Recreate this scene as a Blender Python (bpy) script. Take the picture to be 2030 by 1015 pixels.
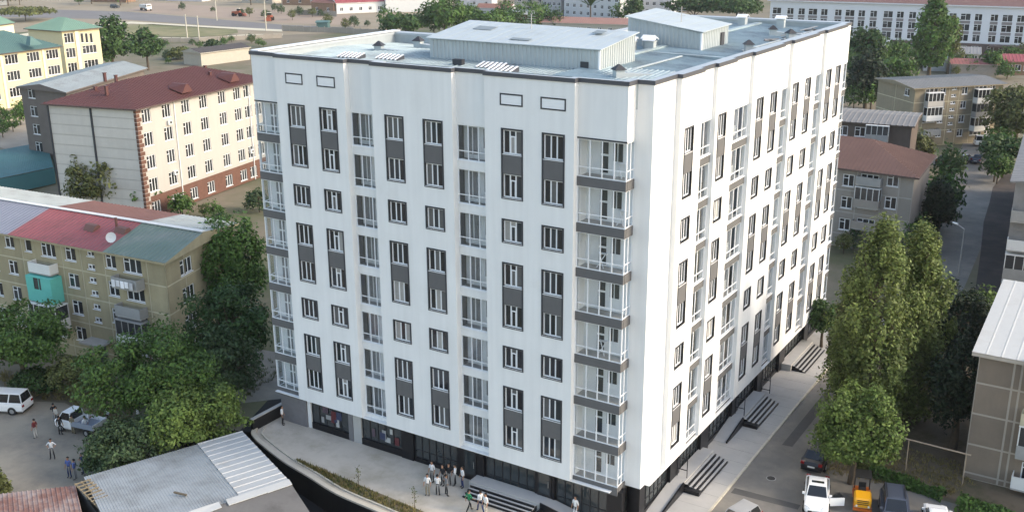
import bpy, bmesh, math, random
import numpy as np
from mathutils import Matrix, Vector, noise as mnoise

for o in list(bpy.data.objects):
    bpy.data.objects.remove(o)
scene = bpy.context.scene
COL = scene.collection
R = math.radians
random.seed(7)
RNG = np.random.default_rng(11)

# ------------------------------------------------------------------ camera
CAM = np.array([25.626, -55.81, 39.245])
YAW, PIT, ROL, FPX = R(-32.155), R(17.772), R(-0.312), 2076.98
_F = np.array([math.sin(YAW) * math.cos(PIT), math.cos(YAW) * math.cos(PIT), -math.sin(PIT)])
_R = np.array([math.cos(YAW), -math.sin(YAW), 0.0])
_U = np.cross(_R, _F)
_R2 = _R * math.cos(ROL) + _U * math.sin(ROL)
_U2 = _U * math.cos(ROL) - _R * math.sin(ROL)
cd = bpy.data.cameras.new('camera')
cd.sensor_width = 36.0
cd.lens = FPX / 2030 * 36
cd.clip_start = 0.5
cd.clip_end = 6000
camo = bpy.data.objects.new('camera', cd)
COL.objects.link(camo)
camo.matrix_world = Matrix(((_R2[0], _U2[0], -_F[0], CAM[0]), (_R2[1], _U2[1], -_F[1], CAM[1]),
                            (_R2[2], _U2[2], -_F[2], CAM[2]), (0, 0, 0, 1)))
scene.camera = camo

# ------------------------------------------------------------------ light
SUN_EL, SUN_AZ = R(30), math.atan2(0.30, 0.95)      # azimuth measured from +X towards +Y
sd = Vector((math.cos(SUN_AZ) * math.cos(SUN_EL), math.sin(SUN_AZ) * math.cos(SUN_EL), math.sin(SUN_EL)))
world = bpy.data.worlds.new('World')
scene.world = world
world.use_nodes = True
wn = world.node_tree
bg = wn.nodes['Background']
sky = wn.nodes.new('ShaderNodeTexSky')
sky.sky_type = 'NISHITA'
sky.sun_disc = False
sky.sun_elevation = SUN_EL
sky.sun_rotation = math.pi / 2 - SUN_AZ
sky.dust_density = 1.6
sky.ozone_density = 0.3
sky.air_density = 1.0
wn.links.new(sky.outputs[0], bg.inputs[0])
bg.inputs[1].default_value = 0.15
sl = bpy.data.lights.new('sun', 'SUN')
sl.energy = 0.85
sl.angle = R(10)
sl.color = (1.0, 0.96, 0.90)
so = bpy.data.objects.new('sun', sl)
so.rotation_euler = (-sd).to_track_quat('-Z', 'Y').to_euler()
COL.objects.link(so)
scene.view_settings.view_transform = 'Standard'
scene.view_settings.look = 'None'
scene.view_settings.exposure = 1.52
scene.view_settings.gamma = 1.0
scene.view_settings.use_white_balance = True       # the camera balanced for open shade
scene.view_settings.white_balance_temperature = 7150
scene.view_settings.use_curve_mapping = False

# ------------------------------------------------------------------ photograph geometry
def ray(px, py):
    d = _F + _R2 * (px - 1015) / FPX - _U2 * (py - 507.5) / FPX
    return d

def G(px, py, z=0.0):
    d = ray(px, py)
    t = (z - CAM[2]) / d[2]
    p = CAM + t * d
    return Vector((p[0], p[1], z))

def HZ(px, py, xy):
    """height of the pixel's ray above the plan point xy"""
    d = ray(px, py)
    t = math.hypot(xy[0] - CAM[0], xy[1] - CAM[1]) / math.hypot(d[0], d[1])
    return CAM[2] + t * d[2]

def PXM(xy, z=0):
    """pixels per metre at a point"""
    return FPX / float(np.dot(np.array([xy[0], xy[1], z]) - CAM, _F))

def sstep(a, b, x):
    t = min(1, max(0, (x - a) / (b - a)))
    return t * t * (3 - 2 * t)

def gz(x, y):
    """the yard left of the new building lies lower than its plaza"""
    return -0.13 - 1.77 * (1 - sstep(-13, -4, x)) * (1 - sstep(12, 45, y))

def onG(px, py):
    p = G(px, py, 0)
    for _ in range(6):
        p = G(px, py, gz(p.x, p.y))
    return p

# ------------------------------------------------------------------ materials
MATS = {}
def mat(name, rgb, rough=0.85, metal=0.0, var=0.12, scale=1.5, bump=0.0, bscale=20, streak=0.0, rnd=0.0, spec=0.3, dirt=None, island=0.0, trans=0.0):
    if name in MATS:
        return MATS[name]
    m = bpy.data.materials.new(name)
    m.use_nodes = True
    nt = m.node_tree
    N, L = nt.nodes, nt.links
    b = N['Principled BSDF']
    b.inputs['Roughness'].default_value = rough
    b.inputs['Metallic'].default_value = metal
    b.inputs['Specular IOR Level'].default_value = spec
    geo = N.new('ShaderNodeNewGeometry')
    col = N.new('ShaderNodeRGB'); col.outputs[0].default_value = (*rgb, 1)
    cur = col.outputs[0]
    def scale_by(cur, fac, lo, hi):
        mr = N.new('ShaderNodeMapRange'); mr.inputs[3].default_value = lo; mr.inputs[4].default_value = hi
        L.new(fac, mr.inputs[0])
        mx = N.new('ShaderNodeVectorMath'); mx.operation = 'SCALE'
        L.new(cur, mx.inputs[0]); L.new(mr.outputs[0], mx.inputs['Scale'])
        return mx.outputs[0]
    if var:
        nz = N.new('ShaderNodeTexNoise'); nz.inputs['Scale'].default_value = scale; nz.inputs['Detail'].default_value = 6
        nz.inputs['Roughness'].default_value = 0.65
        L.new(geo.outputs['Position'], nz.inputs['Vector'])
        cur = scale_by(cur, nz.outputs['Fac'], 1 - 1.6 * var, 1 + 1.6 * var)
    if streak:
        mp = N.new('ShaderNodeMapping'); mp.inputs['Scale'].default_value = (1.3, 1.3, 0.06)
        L.new(geo.outputs['Position'], mp.inputs['Vector'])
        n2 = N.new('ShaderNodeTexNoise'); n2.inputs['Scale'].default_value = 1.6; n2.inputs['Detail'].default_value = 4
        L.new(mp.outputs[0], n2.inputs['Vector'])
        cur = scale_by(cur, n2.outputs['Fac'], 1 - 2 * streak, 1 + .5 * streak)
    if rnd:
        oi = N.new('ShaderNodeObjectInfo')
        cur = scale_by(cur, oi.outputs['Random'], 1 - rnd, 1 + rnd)
    if island:
        cur = scale_by(cur, geo.outputs['Random Per Island'], 1 - island, 1 + island)
    if dirt:
        n3 = N.new('ShaderNodeTexNoise'); n3.inputs['Scale'].default_value = dirt[1]; n3.inputs['Detail'].default_value = 8
        n3.inputs['Roughness'].default_value = 0.7
        L.new(geo.outputs['Position'], n3.inputs['Vector'])
        rp = N.new('ShaderNodeValToRGB'); rp.color_ramp.elements[0].position = dirt[2]; rp.color_ramp.elements[1].position = dirt[3]
        L.new(n3.outputs['Fac'], rp.inputs[0])
        mx = N.new('ShaderNodeMix'); mx.data_type = 'RGBA'
        mx.inputs[7].default_value = (*dirt[0], 1)
        L.new(rp.outputs[0], mx.inputs[0]); L.new(cur, mx.inputs[6])
        cur = mx.outputs[2]
    L.new(cur, b.inputs['Base Color'])
    if bump:
        n4 = N.new('ShaderNodeTexNoise'); n4.inputs['Scale'].default_value = bscale; n4.inputs['Detail'].default_value = 5
        L.new(geo.outputs['Position'], n4.inputs['Vector'])
        bp = N.new('ShaderNodeBump'); bp.inputs['Strength'].default_value = bump; bp.inputs['Distance'].default_value = 0.1
        L.new(n4.outputs['Fac'], bp.inputs['Height'])
        L.new(bp.outputs[0], b.inputs['Normal'])
    if trans:
        tr = N.new('ShaderNodeBsdfTranslucent'); L.new(cur, tr.inputs[0])
        ms = N.new('ShaderNodeMixShader'); ms.inputs[0].default_value = trans
        L.new(b.outputs[0], ms.inputs[1]); L.new(tr.outputs[0], ms.inputs[2])
        L.new(ms.outputs[0], N['Material Output'].inputs[0])
    MATS[name] = m
    return m

def glass_clear(name, tint, fac):
    m = bpy.data.materials.new(name); m.use_nodes = True
    nt = m.node_tree; N, L = nt.nodes, nt.links
    N.remove(N['Principled BSDF'])
    t = N.new('ShaderNodeBsdfTransparent'); t.inputs[0].default_value = (*tint, 1)
    g = N.new('ShaderNodeBsdfGlossy'); g.inputs['Roughness'].default_value = 0.03; g.inputs[0].default_value = (.9, .95, 1, 1)
    f = N.new('ShaderNodeLayerWeight'); f.inputs[0].default_value = 0.5      # same on both faces of a pane
    w = N.new('ShaderNodeMath'); w.operation = 'POWER'; w.inputs[1].default_value = 4.0
    L.new(f.outputs['Facing'], w.inputs[0])
    a = N.new('ShaderNodeMath'); a.operation = 'ADD'; a.inputs[1].default_value = fac; a.use_clamp = True
    L.new(w.outputs[0], a.inputs[0])
    ms = N.new('ShaderNodeMixShader')
    L.new(a.outputs[0], ms.inputs[0]); L.new(t.outputs[0], ms.inputs[1]); L.new(g.outputs[0], ms.inputs[2])
    L.new(ms.outputs[0], N['Material Output'].inputs[0])
    MATS[name] = m
    return m

M_WHITE = mat('white_render', (0.80, 0.80, 0.785), 0.9, var=0.045, scale=0.30, streak=0.07, bump=0.05, bscale=30, dirt=((0.66, 0.655, 0.63), 0.22, 0.56, 0.9))
M_DARK = mat('dark_grey_render', (0.128, 0.126, 0.126), 0.8, var=0.08, streak=0.05)
M_TRIM = mat('charcoal_trim', (0.042, 0.044, 0.05), 0.6, var=0.06)
M_FRAME = mat('white_upvc', (0.78, 0.79, 0.80), 0.35, var=0.02)
M_BLACKST = mat('black_stone_cladding', (0.012, 0.012, 0.014), 0.3, var=0.25, scale=4)
M_ALU = mat('black_aluminium', (0.02, 0.02, 0.023), 0.4, var=0.05)
M_ROOFM = mat('galvanised_roof_sheet', (0.32, 0.395, 0.415), 0.5, metal=0.15, var=0.14, scale=0.5, dirt=((0.19, 0.22, 0.235), 0.35, 0.46, 0.72))
M_ROOFW = mat('galvanised_shed_wall', (0.42, 0.46, 0.47), 0.5, metal=0.2, var=0.10, scale=0.8, streak=0.06)
M_CONC = mat('concrete', (0.36, 0.35, 0.33), 0.9, var=0.14, scale=0.8, bump=0.15, dirt=((0.22, 0.21, 0.19), 0.5, 0.5, 0.9))
M_CONCP = mat('pale_concrete_step', (0.43, 0.42, 0.40), 0.9, var=0.08, scale=1.2)
M_PLAZA = mat('plaza_paving', (0.52, 0.47, 0.40), 0.92, var=0.10, scale=0.35, bump=0.1, dirt=((0.32, 0.28, 0.21), 0.22, 0.44, 0.7))
M_ASPH = mat('asphalt', (0.175, 0.165, 0.15), 0.92, var=0.22, scale=0.35, bump=0.25, bscale=15, dirt=((0.265, 0.245, 0.21), 0.16, 0.44, 0.68))
M_ASPHD = mat('shaded_asphalt', (0.018, 0.018, 0.02), 0.9, var=0.2, scale=0.6, bump=0.2)  # asphalt of the alley, its deep shade put into the colour
M_SHBLACK = mat('shaded_black', (0.010, 0.010, 0.011), 0.6, var=0.3, scale=0.7)  # wall faces in deep shade: the shade is put into the near black
M_YARD = mat('dusty_yard', (0.30, 0.262, 0.205), 0.95, var=0.12, scale=0.15, bump=0.15, bscale=6, dirt=((0.165, 0.15, 0.13), 0.14, 0.42, 0.66))
M_SOIL = mat('dry_soil', (0.15, 0.12, 0.085), 0.95, var=0.25, scale=0.25, bump=0.3, bscale=5, dirt=((0.06, 0.065, 0.03), 0.3, 0.5, 0.7))
M_TAN = mat('tan_earth', (0.30, 0.25, 0.18), 0.95, var=0.15, scale=0.05, bump=0.2, bscale=2, dirt=((0.22, 0.18, 0.12), 0.05, 0.4, 0.7))
M_GROUND = mat('ground_earth', (0.185, 0.155, 0.11), 0.95, var=0.22, scale=0.03, bump=0.2, bscale=2, dirt=((0.085, 0.10, 0.045), 0.025, 0.45, 0.62))
M_FIELD = mat('field_grass', (0.13, 0.14, 0.06), 0.95, var=0.25, scale=0.06, dirt=((0.26, 0.22, 0.12), 0.04, 0.42, 0.66))
M_KERB = mat('kerb_stone', (0.52, 0.48, 0.40), 0.9, var=0.15, scale=1.0)
M_SKIN = mat('skin', (0.36, 0.20, 0.13), 0.6, var=0)
M_HAIR = mat('dark_hair', (0.012, 0.01, 0.009), 0.6, var=0)
M_RUBBER = mat('tyre_rubber', (0.015, 0.015, 0.015), 0.85, var=0)
M_RIM = mat('alloy_rim', (0.45, 0.45, 0.46), 0.35, metal=0.7, var=0)
M_CARGL = mat('car_glass', (0.012, 0.014, 0.016), 0.06, var=0, spec=0.7)
M_LAMP = mat('headlamp', (0.75, 0.75, 0.75), 0.15, var=0, spec=0.6)
M_TAIL = mat('tail_lamp', (0.25, 0.01, 0.01), 0.2, var=0, spec=0.6)
M_PLATE = mat('number_plate', (0.7, 0.7, 0.68), 0.5, var=0)
M_BLACKPL = mat('black_plastic', (0.02, 0.02, 0.02), 0.6, var=0)
GL_DARK = [mat('window_glass_dark', (0.018, 0.022, 0.028), 0.06, var=0, spec=0.8),
           mat('window_glass_blue', (0.032, 0.040, 0.050), 0.08, var=0, spec=0.8),
           mat('window_glass_curtain', (0.115, 0.118, 0.12), 0.10, var=0.15, scale=3, spec=0.8),
           mat('window_blind', (0.34, 0.335, 0.32), 0.12, var=0.12, scale=4, spec=0.8)]
GL_CLEAR = glass_clear('balcony_glass', (0.93, 0.945, 0.955), 0.05)
GL_SHOP = mat('shop_glass', (0.028, 0.036, 0.04), 0.05, var=0.3, scale=0.8, spec=0.9)
GL_FAR = mat('old_window_glass', (0.03, 0.032, 0.035), 0.12, var=0, rnd=0.5, spec=0.6)

# ------------------------------------------------------------------ mesh builder
class MB:
    def __init__(s, M=None):
        s.v, s.f, s.m, s.M, s.mi = [], [], [], M, 0
    def pts(s, ps):
        i0 = len(s.v)
        for p in ps:
            p = Vector(p)
            s.v.append(tuple(s.M @ p) if s.M is not None else tuple(p))
        return i0
    def face(s, ps):
        i = s.pts(ps)
        s.f.append(tuple(range(i, i + len(ps)))); s.m.append(s.mi)
    def hexa(s, c):
        i = s.pts(c)
        for q in ((0, 3, 2, 1), (4, 5, 6, 7), (0, 1, 5, 4), (1, 2, 6, 5), (2, 3, 7, 6), (3, 0, 4, 7)):
            s.f.append(tuple(i + k for k in q)); s.m.append(s.mi)
    def box(s, x0, x1, y0, y1, z0, z1):
        s.hexa([(x0, y0, z0), (x1, y0, z0), (x1, y1, z0), (x0, y1, z0), (x0, y0, z1), (x1, y0, z1), (x1, y1, z1), (x0, y1, z1)])
    def prism(s, poly, z0, z1, bottom=True):
        n = len(poly)
        i = s.pts([(p[0], p[1], z0 if not callable(z0) else z0(p)) for p in poly] + [(p[0], p[1], z1 if not callable(z1) else z1(p)) for p in poly])
        s.f.append(tuple(i + n + k for k in range(n))); s.m.append(s.mi)
        if bottom:
            s.f.append(tuple(i + n - 1 - k for k in range(n))); s.m.append(s.mi)
        for k in range(n):
            j = (k + 1) % n
            s.f.append((i + k, i + j, i + n + j, i + n + k)); s.m.append(s.mi)
    def tube(s, p0, p1, r0, r1=None, n=8, cap=True):
        p0, p1 = Vector(p0), Vector(p1)
        r1 = r0 if r1 is None else r1
        d = (p1 - p0).normalized()
        a = d.orthogonal().normalized(); b = d.cross(a)
        ring = lambda p, r: [p + (a * math.cos(2 * math.pi * k / n) + b * math.sin(2 * math.pi * k / n)) * r for k in range(n)]
        i = s.pts(ring(p0, r0) + ring(p1, r1))
        for k in range(n):
            j = (k + 1) % n
            s.f.append((i + k, i + j, i + n + j, i + n + k)); s.m.append(s.mi)
        if cap:
            s.f.append(tuple(i + n - 1 - k for k in range(n))); s.m.append(s.mi)
            s.f.append(tuple(i + n + k for k in range(n))); s.m.append(s.mi)
    def bar(s, p0, p1, w, h):
        """box-section bar"""
        p0, p1 = Vector(p0), Vector(p1)
        d = (p1 - p0).normalized()
        up = Vector((0, 0, 1)) if abs(d.z) < 0.95 else Vector((1, 0, 0))
        a = d.cross(up).normalized() * (w / 2); b = a.cross(d).normalized() * (h / 2)
        s.hexa([p0 - a - b, p0 + a - b, p1 + a - b, p1 - a - b, p0 - a + b, p0 + a + b, p1 + a + b, p1 - a + b])
    def sheet(s, A, B, D, n, h=0.035, frac=0.35):
        """ribbed sheet: ribs run from edge A-B towards D; A,B,D vectors"""
        A, B, D = Vector(A), Vector(B), Vector(D)
        e = D - A
        nn = (B - A).cross(e).normalized()
        if nn.z < 0: nn = -nn
        st = (B - A) / n
        pts = []
        for k in range(n):
            o = A + st * k
            pts += [o, o + st * (1 - frac), o + st * (1 - frac * .75) + nn * h, o + st * (1 - frac * .25) + nn * h]
        pts.append(B)
        i = s.pts(pts + [p + e for p in pts]); m = len(pts)
        for k in range(m - 1):
            s.f.append((i + k, i + k + 1, i + m + k + 1, i + m + k)); s.m.append(s.mi)
    def mesh(s, name, mats):
        me = bpy.data.meshes.new(name)
        me.from_pydata(s.v, [], s.f)
        for x in (mats if isinstance(mats, (list, tuple)) else [mats]):
            me.materials.append(x)
        if any(s.m):
            me.polygons.foreach_set('material_index', s.m)
        me.update()
        return me
    def build(s, name, mats, parent=None, loc=None, rz=0, smooth=False):
        me = s.mesh(name, mats)
        if smooth:
            me.polygons.foreach_set('use_smooth', [True] * len(me.polygons))
        return OB(name, me, parent, loc, rz)

def OB(name, me, parent=None, loc=None, rz=0):
    o = bpy.data.objects.new(name, me)
    COL.objects.link(o)
    if parent: o.parent = parent
    if loc is not None: o.location = loc
    if rz: o.rotation_euler = (0, 0, rz)
    return o

def tag(o, label, cat, group=None):
    o['label'] = label; o['category'] = cat
    if group: o['group'] = group
    return o

def thing(name, label, cat, loc=(0, 0, 0), rz=0, group=None):
    o = bpy.data.objects.new(name, None)
    o.empty_display_size = 0.3
    COL.objects.link(o)
    o.location = loc; o.rotation_euler = (0, 0, rz)
    return tag(o, label, cat, group)

def struct(o):
    o['kind'] = 'structure'
    return o

def wall_holes(mb, F, u0, u1, z0, z1, holes, depth):
    """flat wall with rectangular openings and their reveals; F(u, d, z) places it"""
    us = sorted({u0, u1} | {min(max(h[i], u0), u1) for h in holes for i in (0, 1)})
    zs = sorted({z0, z1} | {min(max(h[i], z0), z1) for h in holes for i in (2, 3)})
    for a, b in zip(us[:-1], us[1:]):
        run = None
        for c, d in zip(zs[:-1], zs[1:]):
            um, zm = (a + b) / 2, (c + d) / 2
            solid = not any(h[0] < um < h[1] and h[2] < zm < h[3] for h in holes)
            if solid:
                run = (run[0], d) if run else (c, d)
            if run and (not solid or d == zs[-1]):
                mb.face([F(a, 0, run[0]), F(b, 0, run[0]), F(b, 0, run[1]), F(a, 0, run[1])])
                run = None
    for h in holes:
        a, b, c, d = h[:4]
        mb.face([F(a, 0, c), F(a, depth, c), F(b, depth, c), F(b, 0, c)])
        mb.face([F(a, 0, d), F(b, 0, d), F(b, depth, d), F(a, depth, d)])
        mb.face([F(a, 0, c), F(a, 0, d), F(a, depth, d), F(a, depth, c)])
        mb.face([F(b, 0, c), F(b, depth, c), F(b, depth, d), F(b, 0, d)])

def fbox(mb, F, u0, u1, d0, d1, z0, z1):
    mb.hexa([F(u0, d0, z0), F(u1, d0, z0), F(u1, d1, z0), F(u0, d1, z0), F(u0, d0, z1), F(u1, d0, z1), F(u1, d1, z1), F(u0, d1, z1)])

CACHE = {}
def cached(key, fn):
    if key not in CACHE: CACHE[key] = fn()
    return CACHE[key]
# ================================================================== the setting
def axis(lo, hi, fine0, fine1, step):
    a = [lo]
    while a[-1] < fine0: a.append(min(fine0, a[-1] + max(step, (fine0 - a[-1]) * .4)))
    while a[-1] < fine1: a.append(a[-1] + step)
    s = step
    while a[-1] < hi: s *= 1.6; a.append(min(hi, a[-1] + s))
    return a

def make_ground():
    xs = axis(-2500, 2500, -110, 60, 2.0); ys = axis(-600, 3500, -60, 110, 2.0)
    mb = MB()
    for y in ys:
        for x in xs:
            mb.v.append((x, y, gz(x, y)))
    nx = len(xs)
    for j in range(len(ys) - 1):
        for i in range(nx - 1):
            mb.f.append((j * nx + i, j * nx + i + 1, (j + 1) * nx + i + 1, (j + 1) * nx + i)); mb.m.append(0)
    struct(mb.build('ground', M_GROUND))
make_ground()

def patch(name, poly, m, lift, sub=None):
    """a thin sheet following the ground"""
    bm = bmesh.new()
    vs = [bm.verts.new((p[0], p[1], 0)) for p in poly]
    bm.faces.new(vs)
    bmesh.ops.triangulate(bm, faces=bm.faces[:])
    if sub:
        for _ in range(sub):
            bmesh.ops.subdivide_edges(bm, edges=bm.edges[:], cuts=1, use_grid_fill=True)
    for v in bm.verts:
        v.co.z = gz(v.co.x, v.co.y) + lift
    me = bpy.data.meshes.new(name); bm.to_mesh(me); bm.free()
    me.materials.append(m)
    return struct(OB(name, me))

def pxpoly(ps):
    return [onG(*p) for p in ps]

YARD = pxpoly([(-400, 800), (0, 762), (60, 795), (128, 798), (215, 845), (300, 860), (470, 880), (330, 960), (165, 1010), (0, 1080), (-400, 1120)])
patch('yard', YARD, M_YARD, 0.004)
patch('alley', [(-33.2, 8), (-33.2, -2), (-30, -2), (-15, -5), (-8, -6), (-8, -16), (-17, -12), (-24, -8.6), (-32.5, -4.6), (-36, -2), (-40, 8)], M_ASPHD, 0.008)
patch('shaded_lane', pxpoly([(470, 800), (560, 790), (560, 700), (500, 690), (455, 740)]), M_ASPH, 0.012)

# streets on the sunny side
road_l = [(3.15, -60), (3.15, 44), (3.6, 56), (4.2, 64), (1.5, 95), (-3.0, 127), (-5, 150)]
road_r = [(4.6, 150), (4.8, 127), (8.0, 95), (9.8, 62), (8.6, 50), (8.4, 16.2), (40, 15.0), (60, 14), (60, -60)]
patch('road', road_l + road_r, M_ASPH, 0.004)
patch('garden_soil', [(8.5, 16.6), (40, 15.4), (40, 62), (10.2, 62), (8.9, 50)], M_SOIL, 0.004)
patch('far_parking', [(-14, 127), (-3.2, 127.5), (-3.4, 131.5), (-16, 140)], M_ASPH, 0.008)
patch('side_lane', pxpoly([(1930, 600), (2090, 610), (2090, 350), (1992, 345), (1968, 372), (1962, 400), (1950, 440), (1944, 500)]), mat('dark_ground', (.05, .043, .04), .95, var=.3, scale=.3, dirt=((.10, .08, .07), .12, .5, .7)), 0.012)  # darker brown ground than the soil beside it

# background roads, fields and bare earth
patch('earthworks', pxpoly([(-200, 90), (70, 62), (190, 55), (480, 70), (560, 70), (780, 62), (1000, 40), (1000, -40), (500, -30), (-200, -10)]), M_TAN, 0.02)
patch('far_road', pxpoly([(-200, 30), (250, 40), (560, 62), (700, 66), (700, 56), (560, 50), (250, 24), (-200, 12)]), mat('far_asphalt', (0.17, 0.16, 0.155), 0.95, var=0.15, scale=0.05), 0.06)
patch('far_pavement', pxpoly([(20, 72), (150, 52), (260, 44), (400, 52), (560, 60), (560, 64), (400, 56), (260, 48), (150, 57), (20, 78)]), mat('far_pale_pavement', (0.55, 0.50, 0.38), 0.9, var=0.08), 0.10)
patch('far_path', pxpoly([(250, 74), (380, 76), (480, 70), (560, 68), (560, 72), (480, 76), (380, 81), (250, 79)]), MATS['far_pale_pavement'], 0.10)
patch('field', pxpoly([(250, 50), (300, 49), (400, 55), (470, 59), (472, 66), (440, 72), (380, 74), (300, 73), (250, 72)]), M_FIELD, 0.10)
patch('far_bank', pxpoly([(250, 22), (560, 46), (700, 52), (700, 30), (560, 22), (300, 5)]), mat('reddish_earth', (0.30, 0.23, 0.175), 0.95, var=0.15, scale=0.05), 0.05)
patch('school_ground', pxpoly([(-100, 330), (100, 300), (60, 205), (-100, 225)]), mat('school_yard_paving', (0.33, 0.28, 0.22), 0.95, var=0.3, scale=0.12), 0.02)
patch('hospital_forecourt', pxpoly([(1700, 128), (2200, 170), (2200, 112), (1700, 92)]), mat('forecourt_paving', (0.27, 0.235, 0.19), 0.95, var=0.35, scale=0.08, dirt=((0.09, 0.10, 0.05), 0.06, 0.45, 0.6)), 0.02)

# ---- raised plaza round the new building
EDGE = [(-33.0, -1.5), (-32.4, -2.45), (-31.7, -2.9), (-30.5, -3.4), (-27.1, -4.5), (-23.9, -5.2), (-20.4, -6.0), (-15.9, -6.35), (-10, -7), (-2, -9), (3.0, -12)]
PLAZA = [(-33.0, 18)] + EDGE + [(3.0, 47), (-16.5, 47), (-16.5, 18)]
mb = MB(); mb.prism(PLAZA, -2.6, -0.001)
struct(mb.build('plaza', M_PLAZA))
# retaining wall below the plaza edge, shade put into its black; kerb on top
def offset(poly, d):
    out = []
    for i, p in enumerate(poly):
        a = Vector(poly[max(0, i - 1)]); b = Vector(poly[min(len(poly) - 1, i + 1)])
        t = (b - a).normalized(); out.append((p[0] + t.y * d, p[1] - t.x * d))
    return out
def ribbon(mb, poly, d0, d1, z0, z1):
    A, B = offset(poly, d0), offset(poly, d1)
    for i in range(len(poly) - 1):
        mb.hexa([(*A[i], z0), (*A[i + 1], z0), (*B[i + 1], z0), (*B[i], z0), (*A[i], z1), (*A[i + 1], z1), (*B[i + 1], z1), (*B[i], z1)])
# resample the edge so that the curve is smooth
def smooth_line(ps, n=6):
    out = []
    P = [Vector(p) for p in ps]
    for i in range(len(P) - 1):
        p0, p1, p2, p3 = P[max(0, i - 1)], P[i], P[i + 1], P[min(len(P) - 1, i + 2)]
        for k in range(n):
            t = k / n
            out.append(tuple(0.5 * ((2 * p1) + (p2 - p0) * t + (2 * p0 - 5 * p1 + 4 * p2 - p3) * t * t + (3 * p1 - p0 - 3 * p2 + p3) * t ** 3)))
    out.append(tuple(P[-1]))
    return out
ED2 = smooth_line(EDGE)
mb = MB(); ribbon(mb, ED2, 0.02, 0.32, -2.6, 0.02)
rw = thing('retaining_wall', 'retaining wall below the curved plaza edge, painted black for its deep shade', 'wall', (ED2[20][0], ED2[20][1], -2.0))
o = mb.build('wall_face', M_SHBLACK, rw, loc=-Vector(rw.location))
mb = MB(); ribbon(mb, ED2, -0.02, 0.34, 0.021, 0.16)
o = mb.build('coping', M_KERB, rw, loc=-Vector(rw.location))
mb = MB(); ribbon(mb, ED2, -0.55, -0.42, 0.0, 0.10)
struct(mb.build('plaza_kerb', M_KERB))

# paving of the plaza is walked-on concrete; verge of dry grass along the kerb
VERGE = [p for p in ED2 if -27 < p[0] < -6]
vin = offset(VERGE, -0.56)
wid = [1.15 * min(1, max(0.05, (p[0] + 27) / 6)) for p in VERGE]
vout = [(a[0] + 0.1 * w, a[1] + w) for a, w in zip(vin, wid)]
mb = MB()
for i in range(len(vin) - 1):
    mb.face([(*vin[i], 0.03), (*vin[i + 1], 0.03), (*vout[i + 1], 0.012), (*vout[i], 0.012)])
M_VERGE = mat('dry_verge', (0.20, 0.155, 0.095), 0.95, var=0.3, scale=0.8, bump=0.4, bscale=8, dirt=((0.075, 0.085, 0.03), 1.0, 0.5, 0.65))
struct(mb.build('verge', M_VERGE))

# low black wall at the left end of the plaza
lw = thing('boundary_wall', 'low black wall closing the left end of the plaza', 'wall', (-32.9, 0, 0))
mb = MB(); mb.box(-.12, .12, -2.3, 1.9, -2.5, 1.0); mb.build('wall_body', M_SHBLACK, lw)  # the black holds the shade on this wall face
mb = MB(); mb.box(-.17, .17, -2.35, 1.9, 1.0, 1.07); mb.build('coping', M_CONC, lw)
lw2 = thing('boundary_fence', 'black sheet fence running under the trees beside the yard', 'fence', (-33.0, -2.4, -1.9))
mb = MB()
ang = (-0.92, -0.38)
for k in range(7):
    p = Vector((ang[0] * k * 1.4, ang[1] * k * 1.4, 0))
    mb2 = MB(); mb2.bar(p + Vector((0, 0, 0.9)), p + Vector((ang[0] * 1.36, ang[1] * 1.36, 0.9)), 0.04, 1.9); mb2.build('panel', M_SHBLACK, lw2)
    mb.tube(p, p + Vector((0, 0, 2.0)), 0.04)
mb.build('post', M_SHBLACK, lw2)

# pavement on the sunny side with kerb
mb = MB(); mb.box(-0.6, 2.99, 1.5, 46.9, -0.0, 0.006)
struct(mb.build('pavement', mat('pavement_concrete', (0.42, 0.405, 0.38), 0.92, var=0.08, scale=0.5, bump=0.1, dirt=((0.30, 0.285, 0.26), 0.3, 0.5, 0.8))))
kerb = struct(MB().build('kerb', M_KERB))
ks = MB(); ks.box(0, .16, 0, .97, -.3, .03); ksm = ks.mesh('kerb_stone', M_KERB)
for k in range(58):
    OB('kerb_stone', ksm, kerb, (2.99, -10 + k + random.uniform(-.01, .01), random.uniform(-.012, .01)))

# slab joints of the pavement
pav = struct(MB().build('pavement_joint', M_CONC))
jm = MB(); jm.box(0, 3.0, 0, .025, .006, .009); jmm = jm.mesh('joint', mat('joint_dark', (.27, .26, .245), .95, var=.1))
for k in range(24): OB('joint', jmm, pav, (-.02, 2.2 + 1.85 * k, 0))

# manholes and repaired trenches in the road
for (x, y) in ((5.2, 12.5), (6.3, 27), (5.6, 44), (-44.5, -9.0), (-8.5, -3.6)):
    t = thing('manhole_cover', 'round iron manhole cover at %s' % {5.2: 'the street corner near the steps', 6.3: 'the middle of the street', 5.6: 'the far end of the street', -44.5: 'the dusty yard', -8.5: 'the plaza by the steps'}[x], 'manhole', (x, y, gz(x, y) if x != -8.5 else 0))
    q = MB(); q.tube((0, 0, 0.0), (0, 0, .03), .36, .36, 20); q.build('rim', M_CONC, t)
    q = MB(); q.tube((0, 0, .03), (0, 0, .036), .30, .30, 20); q.build('lid', mat('cast_iron', (.05, .045, .04), .7, var=.2), t)
patch('road_repair', [(4.2, 18), (5.0, 18.1), (5.1, 33), (4.3, 32.8)], mat('fresh_asphalt', (.085, .083, .08), .9, var=.15), 0.008)
patch('road_repair', [(3.4, 9), (8.2, 9.3), (8.2, 10.0), (3.4, 9.8)], MATS['fresh_asphalt'], 0.010)
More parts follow.
